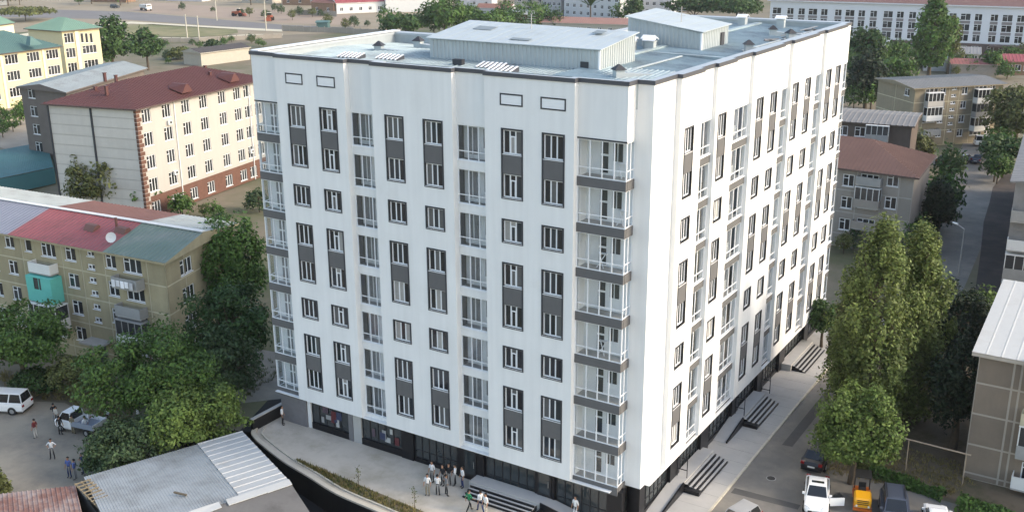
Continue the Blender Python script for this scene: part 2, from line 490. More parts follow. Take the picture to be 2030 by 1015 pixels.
# ================================================================== the new white apartment building
BLD = thing('apartment_building', 'tall white apartment building with dark grey window panels and glazed corner balconies', 'building', (0, 0, 0))
FH = 3.0
ZT, ZB = 26.6, 24.93          # top row of windows: surround top and bottom
ZBOT = 2.72                   # underside of the white upper storeys
ZPAR = 29.85                  # parapet below the dark coping
NR = 8
PAIRS = [(0, 1), (2, 2), (3, 4), (5, 5), (6, 7)]

def frameL(y0): return lambda u, d, z: Vector((u, y0 + d, z))
def frameR(x0): return lambda u, d, z: Vector((x0 - d, u, z))

# ---- window meshes, local x across, y into the wall, z up; 1.65 x 1.67 outside surround
def win_frame(w, h, kind):
    mb = MB(); t = 0.075
    mb.box(0, t, 0, .07, 0, h); mb.box(w - t, w, 0, .07, 0, h)
    mb.box(t, w - t, 0, .07, 0, t); mb.box(t, w - t, 0, .07, h - t, h)
    a, b = w * .345, w * .645
    for x in (a, b):
        mb.box(x - .045, x + .045, 0.003, .067, t, h - t)
    if kind == 'B':
        mb.box(a + .045, b - .045, 0.006, .064, h * .70, h * .70 + .08)
        for x in (a + .045, b - .045 - .04):
            mb.box(x, x + .04, -.012, .03, t, h * .70)
    mb.box(-.03, w + .03, -.16, -.001, -.05, -.005)
    return mb.mesh('window_frame', M_FRAME)
def win_panes(w, h, kind):
    t = 0.075; a, b = w * .345, w * .645
    r = [(t, a - .045, t, h - t), (b + .045, w - t, t, h - t)]
    if kind == 'B':
        r += [(a + .045, b - .045, t, h * .70), (a + .045, b - .045, h * .70 + .08, h - t)]
    else:
        r += [(a + .045, b - .045, t, h - t)]
    return r
def add_window(parent, loc, rz, w, h, kind, single):
    fr = OB('window', cached(('wf', w, h, kind), lambda: win_frame(w, h, kind)), parent, loc, rz)
    rects = win_panes(w, h, kind)
    if single:
        for i, (a, b, c, d) in enumerate(rects):
            g = random.choices([0, 1, 2, 3], [.5, .27, .15, .08])[0]
            def mk():
                q = MB(); q.box(a, b, .028, .040, c, d); return q.mesh('pane', GL_DARK[g])
            OB('pane', cached(('wp', w, h, kind, i, g), mk), fr)
    else:
        g = random.choices([0, 1, 2, 3], [.35, .35, .2, .1])[0]
        def mk():
            q = MB()
            for a, b, c, d in rects: q.box(a, b, .028, .040, c, d)
            return q.mesh('glass', GL_DARK[g])
        OB('glass', cached(('wg', w, h, kind, g), mk), fr)
    return fr

TR = 0.11     # width of dark surround
def surround(F, u0, u1, z0, z1):
    mb = MB()
    e = -0.03
    fbox(mb, F, u0, u0 + TR, e, .10, z0, z1); fbox(mb, F, u1 - TR, u1, e, .10, z0, z1)
    fbox(mb, F, u0 + TR, u1 - TR, e, .10, z0, z0 + TR); fbox(mb, F, u0 + TR, u1 - TR, e, .10, z1 - TR, z1)
    return mb

def window_columns(F, rz, cols, single):
    """windows, spandrels and surrounds; returns the openings to cut"""
    holes = []
    for (a, b, kind) in cols:
        b2 = b
        for (r0, r1) in PAIRS:
            top, bot = ZT - FH * r0, ZB - FH * r1
            surround(F, a, b, bot, top).build('window_surround', M_TRIM, BLD)
            for r in range(r0, r1 + 1):
                zt, zb = ZT - FH * r - (TR if r == r0 else 0.0), ZB - FH * r + (TR if r == r1 else 0.0)
                if r0 != r1:
                    if r == r0: zb = ZB - FH * r + .0
                    else: zt = ZT - FH * r - .0
                w = round(b - a - 2 * TR, 2); h = round(zt - zb, 2)
                holes.append((a + TR, a + TR + w, zb, zt))
                add_window(BLD, F(a + TR, 0.13, zb), rz, w, h, kind, single)
            if r0 != r1:
                mb = MB(); fbox(mb, F, a + TR + .002, b - TR - .002, -.012, .09, ZT - FH * r1, ZB - FH * r0)
                mb.build('spandrel_panel', M_DARK, BLD)
    return holes

WL = dict(w1=(-28.70, -27.05, 'A'), w2=(-25.68, -24.03, 'B'), w3=(-19.74, -18.09, 'A'), w4=(-16.48, -14.83, 'A'), w5=(-10.24, -8.59, 'B'), w6=(-7.20, -5.55, 'A'))
WR = dict(r1=(5.60, 7.10, 'A'), r3=(11.33, 12.83, 'A'), r5=(18.96, 20.46, 'A'), r6=(22.06, 23.56, 'A'), r8=(27.45, 28.95, 'B'), r9=(30.75, 32.25, 'B'), r11=(36.78, 38.28, 'A'), r12=(39.70, 41.20, 'A'))

# ---- wall panels standing proud of the loggia strips
def panel(F, u0, u1, cols, rz, single, vents=()):
    holes = window_columns(F, rz, cols, single)
    mb = MB()
    wall_holes(mb, F, u0, u1, ZBOT, ZPAR, holes, .2)
    fbox(mb, F, u0, u0 + .001, 0.0, .55, ZBOT, ZPAR); fbox(mb, F, u1 - .001, u1, 0.0, .55, ZBOT, ZPAR)
    fbox(mb, F, u0 + .01, u1 - .01, 0.005, .6, ZBOT - .002, ZBOT)
    # dark void behind the openings
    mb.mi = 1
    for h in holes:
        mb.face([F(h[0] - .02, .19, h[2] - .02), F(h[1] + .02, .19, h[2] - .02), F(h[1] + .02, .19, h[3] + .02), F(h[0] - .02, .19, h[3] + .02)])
    mb.build('wall_panel', [M_WHITE, M_TRIM], BLD)
    for (a, b) in vents:
        z0, z1 = 28.05, 28.82
        m = MB(); t = .09
        fbox(m, F, a, a + t, -.03, .05, z0, z1); fbox(m, F, b - t, b, -.03, .05, z0, z1)
        fbox(m, F, a + t, b - t, -.03, .05, z0, z0 + t); fbox(m, F, a + t, b - t, -.03, .05, z1 - t, z1)
        v = m.build('attic_vent', M_TRIM, BLD)
        m = MB()
        n = 6
        for k in range(n):
            zz = z0 + t + (z1 - z0 - 2 * t) * k / n
            m.hexa([F(a + t, -.015, zz), F(b - t, -.015, zz), F(b - t, .03, zz + .03), F(a + t, .03, zz + .03),
                    F(a + t, -.012, zz + .075), F(b - t, -.012, zz + .075), F(b - t, .035, zz + .1), F(a + t, .035, zz + .1)])
        m.build('louvre', M_FRAME, v)

FL0, FR0 = frameL(0.0), frameR(0.0)
panel(FL0, -29.75, -23.2, [WL['w1'], WL['w2']], 0, True, [(-28.75, -27.1), (-25.75, -24.05)])
panel(FL0, -20.8, -14.05, [WL['w3'], WL['w4']], 0, True)
panel(FL0, -11.5, -4.9, [WL['w5'], WL['w6']], 0, True, [(-10.3, -8.6), (-7.3, -5.5)])
panel(FR0, 4.85, 8.4, [WR['r1']], math.pi / 2, False)
panel(FR0, 10.85, 14.2, [WR['r3']], math.pi / 2, False)
panel(FR0, 18.0, 24.6, [WR['r5'], WR['r6']], math.pi / 2, False)
panel(FR0, 26.9, 33.6, [WR['r8'], WR['r9']], math.pi / 2, False)
panel(FR0, 36.0, 42.2, [WR['r11'], WR['r12']], math.pi / 2, False)
# small white vents high on the sunny wall
for y in (19.6, 22.3, 37.3, 39.9):
    mb = MB(); fbox(mb, FR0, y, y + .75, -.02, .03, 28.0, 28.55)
    v = mb.build('attic_vent', mat('cream_vent', (0.62, 0.62, 0.58), 0.8, var=.05), BLD)
    m = MB()
    for k in range(4): fbox(m, FR0, y + .06, y + .69, -.035, -.021, 28.06 + k * .12, 28.12 + k * .12)
    m.build('louvre', MATS['cream_vent'], v)

# plain strips (no windows)
mb = MB(); fbox(mb, frameR(-.35), 1.55, 4.85, 0, .4, ZBOT, ZPAR); mb.build('wall_panel', M_WHITE, BLD)
mb = MB(); fbox(mb, frameL(1.552), -1.5, -.752, 0, .3, ZBOT, ZPAR - .003); mb.build('wall_panel', M_WHITE, BLD)

# ---- glazed loggias
M_INT = mat('loggia_interior', (0.86, 0.86, 0.85), 0.9, var=.04)
M_CURT = mat('curtained_door', (0.27, 0.275, 0.285), 0.3, var=.25, scale=2.5)
M_FLOOR = mat('balcony_floor', (0.40, 0.39, 0.37), 0.8, var=.1)
GZ0, GZ1 = 24.0, 26.4
def glazing_mesh(w, h, n, hr):
    mb = MB(); t = .06
    mb.box(0, w, 0, .06, 0, t); mb.box(0, w, 0, .06, h - t, h); mb.box(0, w, 0.002, .058, hr - t / 2, hr + t / 2)
    for k in range(n + 1):
        x = (w - .07) * k / n
        mb.box(x, x + .07, -.004, .064, 0.001, h - .001)
    return mb.mesh('glazing_frame', M_FRAME)
def add_glazing(parent, loc, rz, w, h, n, hr, single):
    fr = OB('balcony_glazing', cached(('gf', w, h, n, hr), lambda: glazing_mesh(w, h, n, hr)), parent, loc, rz)
    st = (w - .07) / n
    rects = [(st * k + .07, st * (k + 1), z0, z1) for k in range(n) for z0, z1 in ((.06, hr - .03), (hr + .03, h - .06))]
    if single:
        for i, (a, b, c, d) in enumerate(rects):
            def mk():
                q = MB(); q.box(a, b, .025, .032, c, d); return q.mesh('pane', GL_CLEAR)
            OB('pane', cached(('gp', w, h, n, hr, i), mk), fr)
    else:
        def mk():
            q = MB()
            for a, b, c, d in rects: q.box(a, b, .025, .032, c, d)
            return q.mesh('glass', GL_CLEAR)
        OB('glass', cached(('gg', w, h, n, hr), mk), fr)
    return fr

def loggia(F, rz, u0, u1, n, spand, single, depth=.8, topwall=True, doors=None):
    """one vertical stack: glazing, spandrel below, room behind"""
    w = round(u1 - u0, 3)
    if topwall:
        mb = MB(); fbox(mb, F, u0, u1, 0, .25, GZ1, ZPAR - .003); mb.build('attic_wall', M_WHITE, BLD)
    for r in range(NR):
        zb, zt = GZ0 - FH * r, GZ1 - FH * r
        mb = MB(); fbox(mb, F, u0, u1, -.0, .2, zb - .6, zb); mb.build('balcony_parapet', spand, BLD)
        mb = MB(); fbox(mb, F, u0, u1, -.05, .0, zb - .05, zb + .02); mb.build('balcony_sill', M_FRAME, BLD)
        add_glazing(BLD, F(u0, .05, zb + .001), rz, w, round(zt - zb - .002, 3), n, .62, single)
        # floor and back wall of the loggia
        mb = MB(); fbox(mb, F, u0, u1, .2, depth, zb - .12, zb - .02); mb.build('balcony_floor', M_FLOOR, BLD)
        mb = MB()
        fbox(mb, F, u0, u1, depth, depth + .1, zb - .6, zt + .6 - .001)
        mb.mi = 1
        du = u1 - u0
        a, b = u0 + du * random.uniform(.10, .2), u0 + du * random.uniform(.42, .5)
        fbox(mb, F, a, b, depth - .04, depth - .001, zb + .3, zb + 2.1)
        c2 = u0 + du * random.uniform(.62, .66); d2 = u0 + du * random.uniform(.86, .92)
        fbox(mb, F, c2, d2, depth - .04, depth - .001, zb + .8, zb + 2.1)
        mb.mi = 0
        fbox(mb, F, (a + b) / 2 - .04, (a + b) / 2 + .04, depth - .06, depth - .041, zb + .02, zb + 2.1)
        fbox(mb, F, (c2 + d2) / 2 - .03, (c2 + d2) / 2 + .03, depth - .06, depth - .041, zb + .8, zb + 2.1)
        mb.build('loggia_back_wall', [M_INT, M_CURT], BLD)

FLr, FRr = frameL(.5), frameR(-.26)
loggia(FLr, 0, -23.2, -20.8, 3, M_WHITE, True)
loggia(FLr, 0, -14.05, -11.5, 3, M_WHITE, True)
M_SPR = mat('shaded_balcony_parapet', (0.12, 0.119, 0.117), 0.85, var=.05)  # shade on the recessed parapets is put into this grey
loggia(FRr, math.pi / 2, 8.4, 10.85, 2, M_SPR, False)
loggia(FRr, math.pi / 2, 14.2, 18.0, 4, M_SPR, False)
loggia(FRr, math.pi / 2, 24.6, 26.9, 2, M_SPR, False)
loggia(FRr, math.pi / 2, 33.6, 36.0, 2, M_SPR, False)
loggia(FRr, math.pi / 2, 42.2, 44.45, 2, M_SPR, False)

# ---- corner balconies (dark bands at each floor)
def corner_balcony(x0, x1, yb, side, n, single, back):
    F = frameL(yb)
    mb = MB(); fbox(mb, F, x0, x1, 0, .25, GZ1, ZPAR - .003)
    if side == 'R':
        fbox(mb, F, x1 - .2, x1 - .003, .251, 1.2, GZ1 + .001, ZPAR - .006)
    else:
        fbox(mb, F, x0 + .003, x0 + .2, .251, 1.4, GZ1 + .001, ZPAR - .006); fbox(mb, F, x0 + .003, x0 + .2, 1.401, 16.8, ZBOT, ZPAR - .006)
    mb.build('attic_wall', M_WHITE, BLD)
    mb = MB(); fbox(mb, F, x0 - .0, x1 + .03, -.03, -.001, GZ1, GZ1 + .1); mb.build('balcony_head_trim', M_TRIM, BLD)
    for r in range(NR):
        zb, zt = GZ0 - FH * r, GZ1 - FH * r
        mb = MB(); fbox(mb, F, x0, x1, -.02, .18, zb - .6, zb)
        if side == 'R': fbox(mb, F, x1 - .18, x1 + .02, .181, 1.2, zb - .6, zb - .001)
        else: fbox(mb, F, x0 - .02, x0 + .18, .181, 1.4, zb - .6, zb - .001)
        mb.build('balcony_band', M_DARK, BLD)
        mb = MB(); fbox(mb, F, x0, x1, .18, back, zb - .14, zb - .02); mb.build('balcony_floor', M_FLOOR, BLD)
        w = round(x1 - x0, 3)
        add_glazing(BLD, F(x0, .05, zb + .001), 0, w, round(zt - zb - .002, 3), n, .62, single)
        if side == 'R':
            add_glazing(BLD, Vector((x1 - .05, yb + .12, zb + .001)), math.pi / 2, 1.08, round(zt - zb - .002, 3), 2, .62, False)
        else:
            add_glazing(BLD, Vector((x0 + .05, yb + 1.25, zb + .001)), -math.pi / 2, 1.13, round(zt - zb - .002, 3), 2, .62, False)
        # room wall behind with door and window
        mb = MB()
        fbox(mb, F, x0, x1, back, back + .1, zb - .6, zt + .599)
        if side == 'R': fbox(mb, F, x0, x0 + .06, .25, back, zb - .02, zt + .4)
        else: fbox(mb, F, x1 - .06, x1, .25, back, zb - .02, zt + .4)
        fbox(mb, F, x0 + .07, x1 - .2, .2, back, zt + .3, zt + .36)
        mb.mi = 1
        a = x0 + w * .32
        fbox(mb, F, a, a + .5, back - .04, back - .001, zb + 1.35, zb + 2.2)
        fbox(mb, F, a, a + .5, back - .04, back - .001, zb + .15, zb + 1.2)
        fbox(mb, F, a + .85, a + 1.1, back - .04, back - .001, zb + .95, zb + 2.2)
        fbox(mb, F, a + 1.2, a + 1.5, back - .04, back - .001, zb + .95, zb + 2.2)
        mb.build('balcony_back_wall', [M_INT, M_CURT if side == 'L' else GL_DARK[1]], BLD)
        if random.random() < .5:
            mb = MB(); p = Vector((x0 + random.uniform(.6, w - .8), yb + .7, zb - .02))
            mb.bar(p + Vector((0, 0, .0)), p + Vector((.5, .3, .9)), .05, .05); mb.bar(p + Vector((.5, 0, .0)), p + Vector((.05, .3, .9)), .05, .05)
            mb.bar(p + Vector((-.05, .3, .91)), p + Vector((.6, .3, .91)), .25, .05)
            mb.build('drying_rack', M_FRAME, BLD)
corner_balcony(-4.9, -1.5, .42, 'R', 4, True, 1.15)
corner_balcony(-32.5, -29.75, .42, 'L', 3, False, .75)

# ---- dark coping following the steps of the parapet, inner parapet faces
PLAN = [(-32.55, 17.5), (-32.55, .38), (-29.75, .38), (-29.75, -.02), (-23.2, -.02), (-23.2, .46), (-20.8, .46), (-20.8, -.02), (-14.05, -.02), (-14.05, .46),
        (-11.5, .46), (-11.5, -.02), (-4.9, -.02), (-4.9, .38), (-1.47, .38), (-1.47, 1.52), (-.33, 1.52), (-.33, 4.85), (.02, 4.85), (.02, 8.4), (-.22, 8.4),
        (-.22, 10.85), (.02, 10.85), (.02, 14.2), (-.22, 14.2), (-.22, 18.0), (.02, 18.0), (.02, 24.6), (-.22, 24.6), (-.22, 26.9), (.02, 26.9), (.02, 33.6),
        (-.22, 33.6), (-.22, 36.0), (.02, 36.0), (.02, 42.2), (-.22, 42.2), (-.22, 44.5), (-16.0, 44.5), (-16.0, 17.5)]
def poly_offset(poly, d):
    n = len(poly); out = []
    for i in range(n):
        p, a, b = Vector(poly[i]), Vector(poly[i - 1]), Vector(poly[(i + 1) % n])
        t0, t1 = (p - a).normalized(), (b - p).normalized()
        n0, n1 = Vector((t0.y, -t0.x)), Vector((t1.y, -t1.x))
        out.append(tuple(p + (n0 + n1) * d if abs(t0.dot(t1)) < .5 else p + n0 * d))
    return out
outer, inner = poly_offset(PLAN, .06), poly_offset(PLAN, -.62)
inner = [(max(-32.0, min(x, -.95)) if not (-16.5 < x < -15 and y > 16) else x, y) for x, y in inner]
mb = MB(); n = len(PLAN)
for i in range(n):
    j = (i + 1) % n
    mb.hexa([(*outer[i], ZPAR), (*outer[j], ZPAR), (*PLAN[j], ZPAR), (*PLAN[i], ZPAR), (*outer[i], ZPAR + .26), (*outer[j], ZPAR + .26), (*PLAN[j], ZPAR + .26), (*PLAN[i], ZPAR + .26)])
mt = MB()
for i in range(n):
    j = (i + 1) % n
    mt.hexa([(*PLAN[i], ZPAR), (*PLAN[j], ZPAR), (*inner[j], ZPAR), (*inner[i], ZPAR), (*PLAN[i], ZPAR + .25), (*PLAN[j], ZPAR + .25), (*inner[j], ZPAR + .20), (*inner[i], ZPAR + .20)])
mt.build('parapet_top', mat('coping_top_sheet', (0.42, 0.45, 0.47), 0.5, metal=.2, var=.12, scale=.6), BLD)
mb.build('parapet_coping', mat('coping_sheet', (0.075, 0.078, 0.088), 0.5, var=.08), BLD)
# pale metal flashing on top and inner faces
i1 = poly_offset(PLAN, -.08); i1 = [(max(-32.47, min(x, -.1)), y) for x, y in i1]
mb = MB()
for (a, b) in (((-32.0, .95), (-32.0, 17.0)), ((-32.0, 17.0), (-16.4, 17.0)), ((-16.4, 17.0), (-16.4, 44.0)), ((-16.4, 44.0), (-.95, 44.0)), ((-.95, 44.0), (-.95, 2.0)), ((-.95, 2.0), (-2.0, 1.0)), ((-2.0, 1.0), (-32.0, .95))):
    mb.face([(*a, 28.3), (*b, 28.3), (*b, ZPAR + .19), (*a, ZPAR + .19)])
mb.build('parapet_lining', M_ROOFW, BLD)
mb = MB(); mb.box(-32.7, -31.9, .6, 17.65, ZPAR + .262, ZPAR + .32)
mb.build('parapet_flashing', mat('pale_flashing', (0.72, 0.74, 0.76), 0.45, metal=.1, var=.05), BLD)
# back walls (unseen sides) and inner box added to block light
mb = MB()
mb.box(-32.3, -16.1, 17.2, 17.5, -2.5, ZPAR - .01); mb.box(-16.0, -.5, 44.2, 44.48, -.3, ZPAR - .01); mb.box(-16.0, -15.7, 17.5, 44.2, -.3, ZPAR - .01)
mb.build('rear_wall', M_WHITE, BLD)
mb = MB()
mb.box(-32.2, -1.9, 2.2, 17.1, -.5, 28.0); mb.box(-15.6, -2.1, 17.1, 44.1, -.5, 27.99)
mb.build('core', M_CONC, BLD)

# ---- roof: ribbed sheets falling gently towards the parapets
mb = MB()
def deck(A, B, D, n): mb.sheet(A, B, D, n, h=.05, frac=.3)
deck((-32.0, 1.0, 29.20), (-1.95, 1.0, 29.20), (-32.0, 9.2, 29.60), 76)
deck((-32.0, 17.0, 29.15), (-16.4, 17.0, 29.15), (-32.0, 9.2, 29.60), 40)
deck((-1.0, 2.2, 29.21), (-1.0, 44.0, 29.21), (-8.6, 2.2, 29.61), 102)
deck((-16.4, 9.2, 29.22), (-16.4, 44.0, 29.22), (-8.6, 9.2, 29.62), 86)
mb.build('roof_deck', M_ROOFM, BLD)
# low sheet-metal ridge kerb crossing the roof
for (p, q) in (((-16, 18.3, 29.55), (-1.2, 18.3, 29.35)), ((-8.7, 13.5, 29.6), (-8.7, 21.8, 29.6)), ((-8.7, 28, 29.6), (-8.7, 43.6, 29.6))):
    mb = MB(); mb.bar(p, q, .5, .35); mb.build('roof_ridge', M_ROOFM, BLD)

def roof_shed(x0, x1, y0, y1, zl, corners, door=None):
    """corrugated walls under a pitched sheet; corners z: (x0y0, x1y0, x1y1, x0y1)"""
    c = corners
    mb = MB()
    def wallrib(a, b, za, zb2, n):
        a, b = Vector((*a, 0)), Vector((*b, 0)); t = (b - a); nn = Vector((t.y, -t.x, 0)).normalized()
        for k in range(n):
            f0, f1, f2 = k / n, (k + .55) / n, (k + 1) / n
            for (fa, fb, oa, ob) in ((f0, f1, 0, 0), (f1, f1 + .08 / n, 0, .05), (f1 + .08 / n, f2 - .08 / n, .05, .05), (f2 - .08 / n, f2, .05, 0)):
                p, q = a + t * fa + nn * oa, a + t * fb + nn * ob
                mb.face([(p.x, p.y, zl), (q.x, q.y, zl), (q.x, q.y, za + (zb2 - za) * fb), (p.x, p.y, za + (zb2 - za) * fa)])
    wallrib((x0, y0), (x1, y0), c[0], c[1], int((x1 - x0) / .33))
    wallrib((x1, y0), (x1, y1), c[1], c[2], int((y1 - y0) / .33))
    wallrib((x1, y1), (x0, y1), c[2], c[3], 12); wallrib((x0, y1), (x0, y0), c[3], c[0], 12)
    sh = mb.build('roof_shed', M_ROOFW, BLD)
    mb = MB(); e = .25
    A, B, Cc, D = Vector((x0 - e, y0 - e, c[0] + .05)), Vector((x1 + e, y0 - e, c[1] + .05)), Vector((x1 + e, y1 + e, c[2] + .05)), Vector((x0 - e, y1 + e, c[3] + .05))
    mb.hexa([A, B, Cc, D, A + Vector((0, 0, .06)), B + Vector((0, 0, .06)), Cc + Vector((0, 0, .06)), D + Vector((0, 0, .06))])
    n = int((x1 - x0) / .8)
    for k in range(1, n):
        p, q = A.lerp(B, k / n) + Vector((0, 0, .065)), D.lerp(Cc, k / n) + Vector((0, 0, .065))
        mb.bar(p, q, .03, .012)
    mb.build('shed_roof', mat('pale_roof_sheet', (0.43, 0.475, 0.485), 0.5, metal=.15, var=.08, scale=.4, dirt=((.32, .35, .36), .3, .55, .8)), sh)
    mb = MB(); mb.box(x1 - .06, x1 + .08, y0 - .08, y0 + .06, zl, c[1]); mb.build('corner_trim', M_FRAME, sh)
    if door:
        mb = MB(); mb.box(*door); mb.build('shed_door', M_TRIM, sh)
    return sh
roof_shed(-21.3, -7.2, 7.6, 13.0, 28.9, (30.9, 30.85, 31.5, 31.7), (-8.6, -8.0, 7.48, 7.58, 29.5, 30.05))
roof_shed(-12.1, -5.8, 22.0, 27.6, 28.9, (31.75, 30.8, 30.95, 31.95), (-5.79, -5.66, 25.9, 26.6, 29.2, 30.5))

def roof_vent(x, y, kind, rz=0):
    zb = 29.0
    r = OB('roof_vent', cached('rv' + kind, lambda: _vent(kind)), BLD, (x, y, zb), rz)
    OB('vent_cap', cached('rvc' + kind, lambda: _vcap(kind)), r)
def _vent(kind):
    m = MB()
    if kind == 'box':
        m.box(-.35, .35, -.35, .35, 0, 1.2)
        m.box(-.4, .4, -.4, .4, 1.2, 1.26)
    else:
        m.box(-.3, .3, -.3, .3, 0, .95)
        m.hexa([(.3, -.28, .1), (2.6, -.28, .1), (2.6, .28, .1), (.3, .28, .1), (.3, -.28, .75), (2.6, -.28, .55), (2.6, .28, .55), (.3, .28, .75)])
    return m.mesh('roof_vent', M_ROOFW)
def _vcap(kind):
    m = MB()
    if kind == 'box':
        for s in (-1, 1):
            m.hexa([(-.5, s * .55, 1.32), (.5, s * .55, 1.32), (.5, 0, 1.55), (-.5, 0, 1.55), (-.5, s * .55, 1.36), (.5, s * .55, 1.36), (.5, 0, 1.6), (-.5, 0, 1.6)])
        return m.mesh('vent_cap', M_FRAME)
    m.hexa([(-.42, -.42, .95), (.42, -.42, .95), (.42, .42, .95), (-.42, .42, .95), (-.05, -.05, 1.3), (.05, -.05, 1.3), (.05, .05, 1.3), (-.05, .05, 1.3)])
    return m.mesh('vent_cap', M_TRIM)
for (x, y, k, rz) in ((-27.3, 9.0, 'duct', .25), (-26.6, 13.2, 'duct', .1), (-4.9, 5.9, 'duct', .9), (-2.6, 23.8, 'duct', .6), (-9.8, 42.0, 'box', 0), (-6.2, 42.4, 'box', .1),
                      (-10.3, 18.9, 'box', .2), (-9.0, 19.6, 'box', .1), (-9.6, 20.6, 'box', 0), (-2.4, 33.5, 'duct', .8), (-4.8, 36.0, 'duct', .4)):
    roof_vent(x, y, k, rz)
# striped corrugated snow guards / hatch covers just inside the parapet
def hatch(x, y, w, rz):
    def mk():
        m = MB()
        m.hexa([(0, 0, 0), (w, 0, 0), (w, .8, 0), (0, .8, 0), (0, 0, .12), (w, 0, .12), (w, .8, .36), (0, .8, .36)])
        return m.mesh('roof_hatch', MATS['coping_sheet'])
    h = OB('roof_hatch', cached(('h', w), mk), BLD, (x, y, 29.35), rz)
    def mk2():
        m = MB(); n = int(w / .32)
        for k in range(n):
            p = w * (k + .25) / n
            m.bar((p, -.06, .14), (p + .12, .84, .42), .15, .05)
        return m.mesh('rib', M_FRAME)
    OB('rib', cached(('hr', w), mk2), h)
for (x, y, w) in ((-28.2, 5.0, 2.2), (-25.0, 5.6, 2.2), (-15.8, 5.4, 2.2), (-14.2, 4.3, 2.2)):
    hatch(x, y, w, 0)
mb = MB(); mb.box(-17.9, -17.1, 5.6, 6.0, 29.3, 29.85); mb.build('roof_cabinet', M_TRIM, BLD)
# rubble of sheets and timber left on the roof
mb = MB()
for k in range(26):
    p = Vector((random.uniform(-4.5, -1.6), random.uniform(31, 42), 29.35 + random.uniform(0, .2)))
    a = random.uniform(0, 3.1); d = Vector((math.cos(a), math.sin(a), random.uniform(-.05, .25))) * random.uniform(.5, 1.6)
    mb.bar(p, p + d, random.uniform(.05, .5), random.uniform(.03, .08))
mb.build('roof_debris', mat('roof_debris_mix', (0.28, 0.26, 0.24), .8, var=.2, island=.6), BLD)

# ---- ground floor on the shaded side
YG = .62
FG = frameL(YG)
mb = MB()
mb.box(-32.3, -1.3, YG + .35, YG + .6, 0, ZBOT - .01)
mb.build('ground_floor_wall', M_BLACKST, BLD)
mb = MB(); mb.box(-32.45, -1.9, 0.1, 2.3, ZBOT - .06, ZBOT - .004); mb.build('soffit', M_WHITE, BLD)
def gf_pier(a, b, m, name='pier', y0=0.0, y1=.36):
    q = MB(); q.box(a, b, YG + y0, YG + y1, 0.0, ZBOT - .061); q.build(name, m, BLD)
M_STONEG = mat('grey_stone_cladding', (0.18, 0.175, 0.18), .6, var=.15, scale=2)
gf_pier(-32.3, -29.55, M_STONEG, 'stone_pier', -.1)
gf_pier(-29.5, -29.15, M_WHITE); gf_pier(-25.2, -24.75, M_STONEG); gf_pier(-24.7, -23.9, M_CONCP)
gf_pier(-19.9, -18.75, M_BLACKST, 'stone_pier', -.05); gf_pier(-14.7, -12.3, M_BLACKST, 'entrance_portal', -.1)
gf_pier(-8.0, -6.4, M_BLACKST, 'entrance_portal', -.1); gf_pier(-2.3, -1.2, M_BLACKST, 'stone_pier', -.1)
mb = MB(); mb.box(-29.1, -19.95, YG + .02, YG + .34, 0, .55); mb.box(-18.7, -14.75, YG + .02, YG + .34, 0, .35); mb.build('plinth', M_BLACKST, BLD)
def shopfront(a, b, z0, z1, n, tr=.0, F=FG, rz=0, m=None):
    w = b - a; h = z1 - z0
    q = MB(); t = .07
    q.box(0, w, 0, .08, 0, t); q.box(0, w, 0, .08, h - t, h)
    for k in range(n + 1):
        x = (w - t) * k / n; q.box(x, x + t, -.01, .09, .001, h - .001)
    if tr: q.box(0, w, .003, .077, tr, tr + t)
    fr = q.build('shopfront', m or M_ALU, BLD, F(a, .1, z0), rz)
    st = (w - t) / n
    for k in range(n):
        for (c, d) in (((t, tr), (tr + t, h - t)) if tr else ((t, h - t),)):
            g = MB(); g.box(st * k + t, st * (k + 1), .03, .045, c, d); g.build('pane', GL_SHOP, fr)
    return fr
shopfront(-29.1, -25.25, .56, ZBOT - .07, 5); shopfront(-23.85, -19.95, .56, ZBOT - .07, 5)
shopfront(-18.7, -14.75, .36, ZBOT - .07, 6, .6); shopfront(-12.25, -8.05, .02, ZBOT - .07, 6, .75)
shopfront(-6.35, -2.35, .02, ZBOT - .07, 6, .75)
# display boards and posters in the shaded shop windows
PC = [(.30, .30, .30), (.04, .05, .10), (.12, .03, .035), (.42, .42, .41), (.03, .03, .03), (.10, .07, .09)]
PM = [mat('poster_%s' % n, c, .5, var=.2, scale=6) for n, c in zip(('grey', 'blue', 'red', 'white', 'black', 'plum'), PC)]
for i in range(16):
    x = -28.9 + random.uniform(0, 3.0) if i < 9 else -23.6 + random.uniform(0, 3.0)
    z = random.uniform(.7, 1.7); w, h = random.uniform(.25, .6), random.uniform(.3, .75)
    q = MB(); q.box(0, w, 0, .015, 0, h)
    q.build('poster', PM[i % 6], BLD, (x, YG + .072 - .001 * i, z))
for x in (-13.5, -7.2):      # entrance doors
    q = MB(); q.box(-.55, .55, 0, .05, 0, 2.15); d = q.build('door', M_ALU, BLD, (x, YG - .16, .6 if x > -12 else .3))
    q = MB(); q.box(-.42, .42, -.012, 0, .2, 2.0); q.build('door_glass', GL_SHOP, d)
    q = MB(); q.tube((.36, -.05, .8), (.36, -.05, 1.3), .02); q.build('handle', M_RIM, d)
